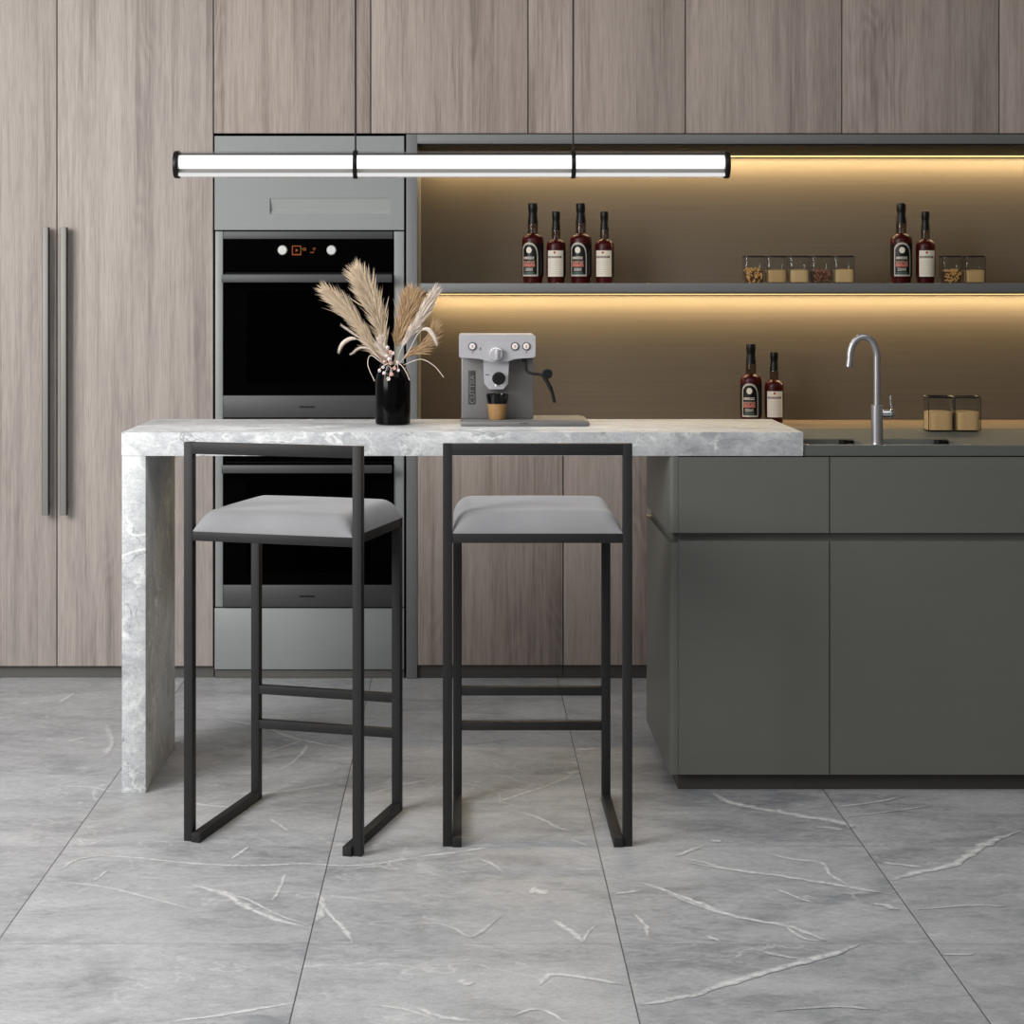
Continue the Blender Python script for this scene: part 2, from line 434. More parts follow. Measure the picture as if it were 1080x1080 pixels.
crop(40, 700, .3889, [
 ([(100,520),(250,525),(400,540),(560,548),(720,543),(860,548),(1000,530),(1080,515)], .006, .8),
 ([(415,600),(500,622),(560,655),(640,690),(745,718)], .011, .95),
 ([(500,622),(570,640),(650,680),(740,712)], .004, .8),
 ([(765,650),(800,690),(830,720),(852,757)], .006, 1),
 ([(350,972),(480,955),(600,935),(700,920)], .006, .9),
 ([(22,588),(180,606),(300,635),(440,672)], .005, .6),
 ([(500,150),(620,175),(700,203),(860,235)], .008, .8),
 ([(735,215),(700,260),(640,295)], .006, .6), ([(895,355),(980,330),(1080,310)], .006, .6),
 ([(900,925),(1000,938),(1080,965)], .005, .8), ([(410,378),(470,385),(540,390)], .008, .9),
 ([(180,130),(225,120)], .01, .7), ([(80,210),(130,200)], .01, .8), ([(50,108),(100,80)], .008, .6),
 ([(30,335),(140,335),(200,350)], .006, .6), ([(760,620),(770,660),(755,700)], .01, .6),
 ([(670,570),(660,600),(635,645)], .005, .7), ([(525,530),(572,495)], .005, .8),
 ([(180,160),(200,210),(180,250)], .01, .5), ([(60,560),(110,530),(210,515)], .005, .5),
 ([(630,420),(680,455)], .006, .7), ([(150,590),(190,560)], .005, .5), ([(590,250),(730,205)], .006, .5)])
crop(440, 680, .3704, [
 ([(200,455),(300,425),(400,390),(460,360)], .006, .8), ([(430,368),(462,358)], .018, .8),
 ([(285,475),(350,495),(400,520),(440,530)], .007, .9), ([(440,555),(490,575)], .005, .7),
 ([(0,605),(120,590),(200,578)], .008, .8), ([(178,610),(215,625),(250,650)], .006, .8),
 ([(316,698),(345,702),(374,708)], .02, 1), ([(385,785),(430,810),(470,848)], .008, .95),
 ([(470,848),(485,820),(505,800)], .004, .6), ([(630,675),(720,705),(800,735),(864,758)], .008, 1),
 ([(615,765),(650,800),(655,830)], .005, .8), ([(345,970),(380,940),(460,945),(600,970)], .008, .75),
 ([(0,1035),(60,1058),(160,1072)], .007, .95), ([(270,1060),(320,1040),(370,1045),(430,1080)], .005, .9),
 ([(635,1025),(720,1012),(790,998),(864,975)], .007, .95), ([(740,600),(810,575)], .007, .7),
 ([(770,610),(864,632)], .006, .6), ([(450,300),(510,295)], .009, .8), ([(560,710),(640,700)], .006, .8),
 ([(120,955),(150,970)], .012, .8), ([(450,640),(530,640)], .005, .6), ([(0,800),(60,795),(110,810),(160,830),(240,770)], .005, .45)])
crop(700, 760, .3333, [
 ([(150,230),(220,262),(340,285),(450,305),(570,325),(592,342)], .017, 1),
 ([(80,450),(200,470),(350,490),(480,510),(600,530),(735,552)], .009, .9),
 ([(300,415),(400,438),(500,452),(530,490),(600,528)], .006, .8),
 ([(0,540),(120,590),(260,628),(380,648),(450,670),(530,705)], .008, .95),
 ([(380,648),(440,688),(500,700)], .005, .7),
 ([(90,868),(240,820),(400,775),(500,748),(620,710)], .011, 1),
 ([(300,730),(400,750),(470,758)], .008, .7),
 ([(720,505),(800,480),(900,462),(960,430),(1000,400),(1060,372),(1130,350)], .013, .95),
 ([(680,448),(760,458),(830,465)], .007, .8), ([(350,530),(420,560),(475,577)], .006, .8),
 ([(540,275),(660,260),(760,240)], .007, .7), ([(580,305),(700,290),(850,270)], .006, .6),
 ([(650,580),(700,585),(740,600)], .01, .8), ([(355,920),(540,905),(680,915)], .005, .6),
 ([(800,600),(900,590),(995,585),(1080,590)], .005, .6), ([(880,740),(985,740)], .006, .7),
 ([(0,885),(90,868)], .006, .8), ([(480,335),(570,345)], .012, .7), ([(35,430),(110,400)], .008, .6),
 ([(135,682),(182,700)], .006, .8), ([(150,382),(185,382)], .012, .8)])
for f in bm.faces: f.normal_update()
for f in bm.faces:
    if f.normal.z < -.5 and f.calc_center_median().z > -.01: f.normal_flip()
fo = obj('floor', bm, M['floor'], smooth=False, recalc=False); tag(fo, kind='structure')

tag(box('wall_back', (fx0, fx1, YB, YB+.1, 0, 2.75), M['wall'], bev=0), kind='structure')
tag(box('ceiling', (fx0, fx1, 3.6, YB+.1, 2.75, 2.85), M['ceil'], bev=0), kind='structure')
tag(box('light_block_wall_right', (XR+.02, XR+.12, -.6, YB+.1, 0, 2.75), M['blockr'], bev=0), kind='structure')  # unseen wall added to block light from the right

# ------------------------------------------------------------ tall wooden cabinet, left
G = .0035  # door gap
ZT = 2.52
t = thing('tall_cabinet', 'tall greige wood cabinet with two full-height doors and long grey bar handles', 'cabinet', (0, 0, 0))
xl, xm, xr = X(60)-.505, X(60), X(225)
zb = Z(702.5)
box('carcass', (xl, xr-.002, YF+.024, YB-.002, .0, ZT), M['carc'], t, 0)
box('plinth', (xl, xr-.002, YF+.022, YF+.026, .001, zb-.001), M['plinth'], t, 0)
for a, b, hx in ((xl, xm, X(51)), (xm, xr, X(70))):
    d = box('door', (a+G/2, b-G/2, YF, YF+.022, zb, ZT), M['wood'], t, .0012)
    hb = nb(); w = .010
    abox(hb, hx-w, hx+w, YF-.045, YF-.020, Z(542), Z(240), .0015)
    for zz in (Z(542)+.03, Z(240)-.03): abox(hb, hx-.006, hx+.006, YF-.021, YF+.001, zz-.01, zz+.01)
    for f in hb.faces:
        if abs(f.calc_center_median().x-hx) > w*.9: f.material_index = 1
    obj('handle', hb, [M['handle'], M['handle_shade']], d)
# ------------------------------------------------------------ wall cabinets on top
ups = [225, 391, 557, 723, 888, 1054, 1220]
ulab = ['greige wood wall cabinet directly above the double oven',
        'greige wood wall cabinet second from the left, above the left end of the lit niche',
        'greige wood wall cabinet above the four shelf bottles, crossed by the right lamp cord',
        'greige wood wall cabinet above the five spice jars on the shelf',
        'greige wood wall cabinet above the pair of bottles on the shelf at right',
        'greige wood wall cabinet at the far right edge of the picture']
zu = Z(140.5)
for i in range(6):
    a, b = X(ups[i]), X(ups[i+1])
    t = thing('wall_cabinet', ulab[i], 'cabinet', ((a+b)/2, YF, zu), 0, 'wooden wall cabinets in the top row')
    w = (b-a)/2
    box('carcass', (-w+.001, w-.001, .024, YB-YF-.002, .001, ZT-zu), M['carc'], t, 0)
    box('door', (-w+G/2, w-G/2, 0, .022, .0, ZT-zu), M['wood_up_shaded'], t, .0012)
# ------------------------------------------------------------ oven tower
xo0, xo1 = X(225)+.001, X(427)
t = thing('oven_cabinet', 'grey lacquered tower cabinet housing two black built-in ovens', 'cabinet', (0, 0, 0))
bm = nb()
abox(bm, xo0, xo0+.02, YF+.022, YB-.002, .001, zu-.006)
abox(bm, xo1-.02, xo1, YF+.022, YB-.002, .001, zu-.006)
abox(bm, xo0+.02, xo1-.02, YB-.02, YB-.002, .001, zu-.006)
abox(bm, xo0+.02, xo1-.02, YF+.03, YB-.02, Z(241), Z(160))
abox(bm, xo0+.02, xo1-.02, YF+.03, YB-.02, .02, Z(643))
obj('carcass', bm, M['carc'], t, False)
# top flap front with framed recess
zp0, zp1 = Z(242.5), Z(143.5)
fr = nb()
rx0, rx1, rz0, rz1 = X(284.5), X(412), Z(225.5), Z(209)
for d in ((xo0+.003, rx0, zp0, zp1), (rx1, xo1-.003, zp0, zp1), (rx0, rx1, zp0, rz0), (rx0, rx1, rz1, zp1)):
    abox(fr, d[0], d[1], YF, YF+.022, d[2], d[3])
fo_ = obj('flap_front', fr, M['grey'], t, False)
rc = nb()
prism(rc, [(YF+.003, rz1), (YF+.012, (rz0+rz1)/2-.012), (YF+.004, rz0), (YF+.02, rz0), (YF+.02, rz1)], rx0, rx1, 'x')
obj('finger_pull', rc, M['recess'], fo_, False)
for a, b in ((X(227), X(235)), (X(415.5), xo1-.003)):
    box('stile', (a, b, YF+.001, YF+.022, Z(640), Z(244)), M['grey'], t, .001)
box('drawer_front', (xo0+.003, xo1-.003, YF, YF+.022, Z(706), Z(641.5)), M['grey'], t, .001)
box('plinth', (xo0+.003, xo1-.003, YF+.01, YF+.02, .001, Z(707)), M['plinth'], t, .0)
# ------------------------------------------------------------ ovens
def make_oven():
    r = thing('oven', 'upper black built-in oven with two silver knobs and orange display', 'oven', (X(325), YF, Z(440.5)), 0, 'two built-in ovens stacked in the tower')
    w = (X(415)-X(235.5))/2-.001; top = (440.5-244)*K
    zz = lambda py: (440.5-py)*K
    box('body', (-w+.004, w-.004, .012, .5, .002, top-.002), M['black'], r, 0)
    box('top_trim', (-w, w, -.004, .012, zz(252), top), M['ovmetal'], r, .001)
    cp = box('control_panel', (-w, w, -.006, .012, zz(287), zz(252.5)), M['blackgl'], r, .001)
    for kx in (298.5, 350):
        k = nb(); cx = (kx-325)*K; cz = zz(264)
        acyl(k, (cx, -.006, cz), (cx, -.024, cz), .0165, .0150, 32, 0, .002)
        abox(k, cx-.0015, cx+.0015, -.0245, -.0235, cz+.004, cz+.013)
        obj('knob', k, M['knob'], cp)
    dsp = nb(); cx = (313-325)*K; cz = zz(264)
    for a, b, c, d in ((-.015, .015, .012, .015), (-.015, .015, -.016, -.012), (-.015, -.012, -.016, .015), (.012, .015, -.012, .015)):
        abox(dsp, cx+a, cx+b, -.0068, -.006, cz+c, cz+d)
    prism(dsp, [(cx-.003, cz-.006), (cx+.006, cz), (cx-.003, cz+.006)], -.0068, -.006, 'y')
    for a, b, c, d in ((.004, .0065, -.001, .008), (.0065, .014, .0055, .008), (.0065, .014, -.001, .0015), (.011, .014, -.001, .008),
                       (.028, .040, -.0085, -.0055), (.036, .045, .0045, .0075), (.039, .042, -.001, .0045)):
        abox(dsp, cx+.022+a-.006, cx+.022+b-.006, -.0068, -.006, cz+c, cz+d)
    for a, b, c, d in ((-.004, .003, .003, .006), (-.004, -.001, -.003, .006)):
        abox(dsp, cx+.018+a-.002, cx+.018+b-.002, -.0068, -.006, cz+c, cz+d, mi=1)
    obj('display', dsp, [M['orange'], M['greenled']], cp, False)
    dr = box('door', (-w, w, -.010, .010, zz(416.5), zz(289)), M['blackgl'], r, .001)
    box('window', (-w+.075, w-.075, -.0112, -.0095, zz(404), zz(306)), M['window'], dr, .0004)
    h = nb()
    abox(h, -w+.001, w-.001, -.052, -.040, zz(298), zz(289.5), .002)
    for s in (-1, 1): abox(h, s*(w-.03)-.008, s*(w-.03)+.008, -.041, -.010, zz(297), zz(291))
    obj('handle', h, M['ovmetal'], dr)
    lp = box('lower_trim', (-w, w, -.008, .012, 0.001, zz(417)), M['ovmetal'], r, .001)
    lg = nb()   # small maker's plate with raised strokes
    cx = (324.5-325)*K; cz = zz(429)
    xx = -.026
    for wd, g in ((.005, .002), (.006, .002), (.004, .002), (.007, .0015), (.005, .002), (.006, .002), (.005, .0)):
        abox(lg, cx+xx, cx+xx+wd, -.0088, -.008, cz-.0032, cz+.0032); xx += wd+g
    abox(lg, cx-.026, cx+.025, -.0086, -.008, cz-.001, cz+.001)
    obj('maker_plate', lg, M['black'], lp, False)
    return r
ov = make_oven()
dup(ov, (X(325), YF, Z(640)), 'lower black built-in oven, behind the left stool seat')
# ------------------------------------------------------------ niche unit
t = thing('open_shelf_unit', 'grey framed open niche with lit bronze back panel and one long shelf', 'shelf unit', (0, 0, 0))
xn0, xn1 = X(428.5), X(440)
ztop = Z(151.5)
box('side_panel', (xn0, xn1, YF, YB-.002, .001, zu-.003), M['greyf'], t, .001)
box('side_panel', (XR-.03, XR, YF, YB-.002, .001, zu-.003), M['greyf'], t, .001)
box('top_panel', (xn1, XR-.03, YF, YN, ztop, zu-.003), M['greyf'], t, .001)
box('soffit_shadow', (xn1+.001, XR-.031, YF+.02, YN-.05, ztop-.003, ztop), M['carc'], t, 0)  # dark sheet standing in for the unlit underside of the top panel
zw = .80   # back worktop height
box('back_panel', (xn1, XR-.03, YN, YN+.02, zw+.001, zu-.003), M['niche'], t, 0)
zs0, zs1 = Z(308.5), Z(298.7)
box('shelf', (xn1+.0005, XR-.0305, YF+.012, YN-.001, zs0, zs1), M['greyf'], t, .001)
# led strips
for nm, zz, lab in (('led_strip', ztop, 'warm LED strip along the top back edge of the niche'), ('led_strip', zs0, 'warm LED strip under the back edge of the long shelf')):
    l = thing(nm, lab, 'LED strip', ((xn1+XR)/2, YN-.03, zz), 0, 'warm LED strips in the niche')
    w = (XR-.031-xn1)/2-.004
    box('profile', (-w, w, -.012, .012, -.006, -.0002), M['alu'], l, 0)
    box('diffuser', (-w, w, -.009, .009, -.0075, -.006), M['ledwarm'], l, 0)
# back worktop and base cabinets
wt = box('worktop', (xn1+.001, XR-.031, YF-.012, YN+.02, zw-.03, zw), M['worktop'], None, .0015)
tag(wt, 'brown stone back worktop running along the wall under the lit niche', 'worktop')
bs = [(440, 594, 'greige wood base cabinet behind the right stool, left of the seam'),
      (594, 752, 'greige wood base cabinet next to the green island, right of the seam'),
      (752, 910, 'greige wood base cabinet hidden mostly behind the green island'),
      (910, 1112, 'greige wood base cabinet at the right end behind the green island')]
zb2 = Z(701.5)
for a, b, lab in bs:
    a, b = X(a), (X(b) if b < 1100 else XR-.031)
    t = thing('base_cabinet', lab, 'cabinet', ((a+b)/2, YF, 0), 0, 'wooden base cabinets under the niche')
    w = (b-a)/2
    box('carcass', (-w+.001, w-.001, .024, YB-YF-.002, .001, zw-.032), M['carc'], t, 0)
    box('door', (-w+G/2, w-G/2, 0, .022, zb2, zw-.034), M['wood_base_shaded'], t, .0012)
    box('plinth', (-w+.001, w-.001, .012, .023, .001, zb2-.002), M['plinthd'], t, 0)

# ------------------------------------------------------------ green island
YI, YI2 = 4.47, 5.03
XC = wx(847.3, YI)
xi = X_i = wx(706, YI); XI2 = 2.3
zi_top = .8405
zg1, zg0 = wz(562, YI), wz(571, YI)
zbot = wz(817, YI)
t = thing('kitchen_island', 'sage green-grey handleless island cabinet with drawers over doors', 'kitchen island', (xi, YI, 0))
LX = XI2-xi; LY = YI2-YI
bm = nb()
abox(bm, .022, LX-.02, .034, LY-.022, zbot+.002, zbot+.022)
abox(bm, .022, LX-.02, LY-.020, LY-.002, zbot+.002, zi_top-.002)
abox(bm, .022, XC-xi-.004, .034, LY-.022, zi_top-.022, zi_top-.002)
abox(bm, .022, LX-.02, .024, .034, zbot+.002, zi_top-.002)
obj('carcass', bm, M['green_dark'], t, False)
def endp(z0, z1, mi=0):
    b = nb()
    # front-to-back end panel with a rounded front arris
    pts = [(.0, .022), (.0, .012), (.0012, .007), (.004, .003), (.008, .0008), (.012, .0), (.0215, .0), (.0215, LY), (0, LY)]
    prism(b, pts, z0, z1)
    return b
obj('end_panel', endp(zg1, zi_top), M['green'], t)
obj('end_panel', endp(zbot, zg0-.004), M['green'], t)
box('end_panel', (LX-.02, LX, 0, LY, zbot, zi_top), M['green'], t, .001)
# groove profile (finger pull) along front and around the end
gp = nb()
prism(gp, [(.020, zg0-.03), (.020, zg1+.004), (.012, zg1+.012), (.030, zg1+.012), (.030, zg0-.03)], .0225, LX-.02, 'x')
abox(gp, .012, .024, .03, LY-.003, zg0-.01, zg1+.006)
obj('finger_groove', gp, M['groove'], t, False)
xs = [.0222, wx(875, YI)-xi, wx(875, YI)-xi+.62, LX-.0205]
for i in range(3):
    a, b = xs[i]+(0 if i == 0 else .0014), xs[i+1]-.0014
    f = nb()
    # drawer front with a chamfered lower lip, door with a chamfered top lip
    prism(f, [(0, zg1), (0, zi_top-.0025), (.02, zi_top-.0025), (.02, zg1+.012), (.012, zg1+.003), (.002, zg1)], a, b, 'x')
    obj('drawer_front', f, M['green'], t, False)
    f = nb()
    prism(f, [(0, zbot), (0, zg0), (.003, zg0+.001), (.012, zg0-.004), (.02, zg0-.018), (.02, zbot)], a, b, 'x')
    obj('door', f, M['green'], t, False)
box('plinth', (wx(715, 4.5)-xi, LX-.03, .035, LY-.03, .001, zbot+.001), M['plinthd'], t, .001)
# island worktop with two bowl openings
XC = wx(847.3, YI)    # right end of the marble slab
zt0, zt1 = zi_top+.0005, wz(470.3, YI)
bx = [(wx(850, 4.5), wx(917.5, 4.5)), (wx(932.5, 4.5), wx(1021, 4.5))]
by0, by1 = 4.492, 4.68
bm = nb()
def slab(x0, x1, y0, y1): abox(bm, x0, x1, y0, y1, zt0, zt1)
slab(XC+.002, XI2, YI+.004, by0); slab(XC+.002, XI2, by1, YI2)
slab(XC+.002, bx[0][0], by0, by1); slab(bx[0][1], bx[1][0], by0, by1); slab(bx[1][1], XI2, by0, by1)
slab(xi, XC+.002, 4.935, YI2)
w_ = obj('worktop', bm, M['greytop'], None, False)
tag(w_, 'thin grey-green island worktop around the sink', 'worktop')
sk = thing('sink', 'dark recessed double-bowl sink in the green island worktop', 'sink', (0, 0, 0))
for a, b in bx:
    s = nb(); z0 = .72; z1 = zt1-.0005; d = .004
    a2, b2, c2, d2 = a+.0005, b-.0005, by0+.0005, by1-.0005
    abox(s, a2, a2+d, c2, d2, z0, z1); abox(s, b2-d, b2, c2, d2, z0, z1)
    abox(s, a2, b2, c2, c2+d, z0, z1); abox(s, a2, b2, d2-d, d2, z0, z1); abox(s, a2, b2, c2, d2, z0, z0+d)
    bo = obj('bowl', s, M['groove'], sk, False)
    f = nb(); acyl(f, ((a+b)/2, (by0+by1)/2, z0+d), ((a+b)/2, (by0+by1)/2, z0+d+.004), .03, .028, 24)
    obj('drain', f, M['steel'], bo)
    f = nb()
    acyl(f, (b2-d-.03, by1-.03, z1-.03), (b2-d-.03, by1-.03, z1+.002), .012, .012, 20, 0, .002)
    acyl(f, (b2-d-.03, by1-.03, z1-.004), (b2-d-.002, by1-.012, z1-.006), .006, .004, 12)
    obj('overflow_fitting', f, M['black'], bo)
rm = nb(); abox(rm, bx[0][0]-.004, bx[1][1]+.004, YI+.0125, YI+.0205, zt1+.0003, zt1+.0018, .0004)
obj('front_rim', rm, M['steel'], sk, False)
# faucet
yf = 4.515
fx = wx(925, yf)
t = thing('kitchen_faucet', 'brushed nickel gooseneck faucet with side lever at the island sink', 'faucet', (fx, yf, zt1))
S = yf/F
zf = lambda py: wz(py, yf)-zt1
f = nb(); acyl(f, (0, 0, 0), (0, 0, .006), .0155, .0150, 32, 0, .001); acyl(f, (0, 0, .004), (0, 0, zf(427)), .0145, .0145, 32, 0, .001)
obj('body', f, M['faucet'], t)
f = nb()
R = (928-899.5)/2*S
pts = [(0, 0, zf(428)), (0, 0, zf(400)), (0, 0, zf(385))]
zc = zf(357)-R*1.38; 
for i in range(0, 25):
    a = PI*i/24*1.02
    pts.append((-R+R*math.cos(a), 0, zc+R*1.5*math.sin(a)))
lx = pts[-1]
pts.append((lx[0]-.0025, 0, zf(387)))
atube(f, pts, .0088, 20)
sp = obj('spout', f, M['faucet'], t)
f = nb(); acyl(f, (pts[-1][0], 0, zf(386)), (pts[-1][0], 0, zf(386)-.003), .0075, .007, 20)
obj('aerator', f, M['black'], sp)
f = nb()
acyl(f, (.012, 0, zf(436)), (.034, 0, zf(436)), .0095, .0095, 24, 0, .001)
acyl(f, (.032, 0, zf(436)), (.042, 0, zf(436)), .012, .010, 24, 0, .002)
obj('lever_hub', f, M['chrome'], t)
f = nb(); atube(f, spline([(.036, -.004, zf(430)), (.033, -.006, zf(424)), (.033, -.006, zf(417))], 4), .0028, 12)
obj('lever', f, M['chrome'], t)

# ------------------------------------------------------------ marble bar counter
YC0, YC1 = 4.47, 4.925
xc0 = wx(128, YC0)
t = thing('marble_bar_counter', 'pale marble bar counter with waterfall leg running onto the green island', 'counter', (xc0, YC0, 0))
TH = .0592
zc1, zc0 = .9, .9-TH
LC = XC-xc0
box('counter_top', (0, LC, 0, YC1-YC0, zc0, zc1), M['marble'], t, .0012)
box('leg_panel', (.001, .0605, .001, YC1-YC0-.001, 0.0, zc0-.0005), M['marble'], t, .0012)

# ------------------------------------------------------------ bar stools
def make_stool():
    t = thing('bar_stool', 'x', 'bar stool')
    W = .4275; T = .0212; D = .345; HT = .9085
    zs0, zs1 = .6845, .7055
    b = nb()
    abox(b, 0, T, 0, T, 0.0, HT, .001); abox(b, W-T, W, 0, T, 0, HT, .001); abox(b, T-.002, W-T+.002, .0002, T-.0002, HT-.0265, HT-.0002, .001)
    obj('back_frame', b, M['stool'], t)
    b = nb()
    i0 = T; i1 = W-T
    abox(b, i0-.001, i1+.001, .001, T-.001, zs0, zs1, .001)
    abox(b, i0, i0+.018, T-.002, D+T, zs0, zs1, .001); abox(b, i1-.018, i1, T-.002, D+T, zs0, zs1, .001)
    abox(b, i0, i1, D, D+T, zs0, zs1, .001)
    obj('seat_frame', b, M['stool'], t)
    for s in (0, 1):
        xa = i0 if s == 0 else i1-T
        b = nb(); abox(b, xa, xa+T, D, D+T, .0, zs0+.001, .001)
        obj('leg', b, M['stool'], t)
        b = nb(); abox(b, xa, xa+T, -.006, D+.001, 0, .0215, .0012)
        obj('floor_runner', b, M['stool'], t)
    for z in (.2725, .1875):
        b = nb(); abox(b, i0+T-.001, i1-T+.001, D+.001, D+T-.001, z-.0105, z+.0105, .001)
        obj('footrest_bar', b, M['stool'], t)
    # cushion: puffy box, soft top edge
    b = nb(); n = 28; m = 24
    x0, x1, y0, y1 = i0+.001, i1-.001, .002, D+T+.004
    hh = .047
    def prof(u):
        d = min(u, 1-u); return d
    g = []
    for j in range(m+1):
        row = []
        for i in range(n+1):
            # denser sampling at the rim
            u = .5-.5*math.cos(PI*i/n); v = .5-.5*math.cos(PI*j/m)
            du = min(u, 1-u)*(x1-x0); dv = min(v, 1-v)*(y1-y0); r = .042
            ex = 1-max(0, 1-du/r)**2.2; ey = 1-max(0, 1-dv/r)**2.2
            zt = zs1+.003+(hh-.003)*(max(0, ex)*max(0, ey))**.6+.004*math.sin(PI*u)*math.sin(PI*v)
            row.append(b.verts.new((x0+(x1-x0)*u, y0+(y1-y0)*v, zt)))
        g.append(row)
    for j in range(m):
        for i in range(n): b.faces.new((g[j][i], g[j][i+1], g[j+1][i+1], g[j+1][i]))
    bot = [b.verts.new((p.co.x, p.co.y, zs1+.0002)) for p in
           (g[0]+[r[-1] for r in g[1:]]+g[m][-2::-1]+[r[0] for r in g[-2:0:-1]])]
    rim = g[0]+[r[-1] for r in g[1:]]+g[m][-2::-1]+[r[0] for r in g[-2:0:-1]]
    L = len(rim)
    for i in range(L): b.faces.new((rim[i], rim[(i+1) % L], bot[(i+1) % L], bot[i]))
    b.faces.new(bot)
    c = obj('seat_cushion', b, M['velvet'], t)
    return t
st = make_stool()
st.location = (wx(467, 4.04), 4.04, 0)
tag(st, 'charcoal metal bar stool with grey cushion standing squarely near the green island', group='charcoal bar stools at the marble counter')
dup(st, (-.640, 4.083, 0), 'charcoal metal bar stool with grey cushion turned at an angle beside the marble leg', rz=-math.radians(15.8))

# ------------------------------------------------------------ pendant lamp
YL = 4.69; s = YL/F
xa, xb = wx(184, YL), wx(769, YL); xcn = (xa+xb)/2; zc = wz(173.7, YL); R = 14.3*s
t = thing('pendant_lamp', 'long clear glass tube pendant light with black end caps and rings', 'pendant lamp', (xcn, YL, zc))
hl = (xb-xa)/2
b = nb(); b2 = nb(); alathe(b2, [(R-.001, -hl+.01), (R-.001, hl-.01)], n=48, cap=False)
merge(b, b2, Matrix.Rotation(PI/2, 4, 'Y'))
obj('glass_tube', b, M['tube'], t)
b = nb()
acyl(b, (-hl+.012, 0, .0065), (hl-.012, 0, .0065), .0178, None, 32)
obj('light_tube', b, M['lampwhite'], t)
b = nb(); abox(b, -hl+.012, hl-.012, -.009, .009, .0255, .0292, .001)
obj('driver_rail', b, M['cap'], t)
b = nb(); prism(b, [(-.016, -.0115), (.016, -.0115), (.020, -.022), (-.020, -.022)], -hl+.012, hl-.012, 'x')
obj('channel', b, M['alu'], t, False)
b = nb(); abox(b, -hl+.012, hl-.012, -.022, .022, -.0305, -.0225, .002)
obj('lower_edge_glow', b, M['lampsoft'], t)  # glowing strip added as the bright lower edge of the glass
for sg in (-1, 1):
    b = nb(); b2 = nb(); alathe(b2, [(0, 0), (R, 0), (R+.0006, .001), (R+.0006, .011), (R-.001, .014), (0, .014)], n=48)
    merge(b, b2, Matrix.Translation((sg*(hl-.014), 0, 0)) @ Matrix.Rotation(sg*PI/2, 4, 'Y'))
    obj('end_cap', b, M['cap'], t)
for px in (375, 604.5):
    x0 = wx(px, YL)-xcn
    b = nb(); b2 = nb(); alathe(b2, [(R-.0005, -.0058), (R+.0014, -.0058), (R+.0014, .0058), (R-.0005, .0058), (R-.0005, -.0058)], n=48, cap=False)
    merge(b, b2, Matrix.Translation((x0, 0, 0)) @ Matrix.Rotation(PI/2, 4, 'Y'))
    acyl(b, (x0, 0, R), (x0, 0, R+.006), .004, .0025, 12)
    rg = obj('ring', b, M['cap'], t)
    b = nb(); acyl(b, (x0, 0, R+.003), (x0, 0, 2.75-zc-.02), .0024, None, 10)
    obj('suspension_cord', b, M['cap'], rg)
    b = nb(); acyl(b, (x0, 0, 2.75-zc-.022), (x0, 0, 2.75-zc), .03, None, 24, 0, .002)
    obj('ceiling_rose', b, M['cap'], rg)

# ------------------------------------------------------------ bottles
def patch(bm, R, a0, a1, zf0, zf1, mi=0, n=14):
    """curved patch on a cylinder facing -y; angles from -y, zf: callables of 0..1"""
    rows = []
    for i in range(n+1):
        u = i/n; a = math.radians(a0+(a1-a0)*u)
        z0, z1 = zf0(u), zf1(u)
        col = []
        for k in range(5):
            zz = z0+(z1-z0)*k/4
            col.append(bm.verts.new((R*math.sin(a), -R*math.cos(a), zz)))
        rows.append(col)
    for p, q in zip(rows, rows[1:]):
        for k in range(4):
            f = bm.faces.new((p[k], q[k], q[k+1], p[k+1])); f.material_index = mi
def rectp(bm, R, a0, a1, z0, z1, mi=0, n=10): patch(bm, R, a0, a1, lambda u: z0, lambda u: z1, mi, n)
def disc(bm, R, ac, zc, ra, rz, mi=0):
    n = 12
    patch(bm, R, ac-ra, ac+ra, lambda u: zc-rz*math.sqrt(max(.0, 1-(2*u-1)**2))-1e-5, lambda u: zc+rz*math.sqrt(max(.0, 1-(2*u-1)**2))+1e-5, mi, n)
def letters(bm, R, a0, a1, z0, z1, seed, mi=0, n=6):
    rnd = random.Random(seed); w = (a1-a0)/n
    for i in range(n):
        s = a0+i*w; t_ = w*.78; th = w*.28; hz = (z1-z0)*.26
        kind = rnd.choice('ABCD')
        rectp(bm, R, s, s+th, z0, z1, mi, 1)
        if kind in 'AB': rectp(bm, R, s+t_-th, s+t_, z0, z1, mi, 1)
        if kind in 'ACD': rectp(bm, R, s+th, s+t_-.1, z1-hz, z1, mi, 1)
        if kind in 'BC': rectp(bm, R, s+th, s+t_-.1, (z0+z1)/2-hz/2, (z0+z1)/2+hz/2, mi, 1)
        if kind in 'CD': rectp(bm, R, s+th, s+t_-.1, z0, z0+hz, mi, 1)
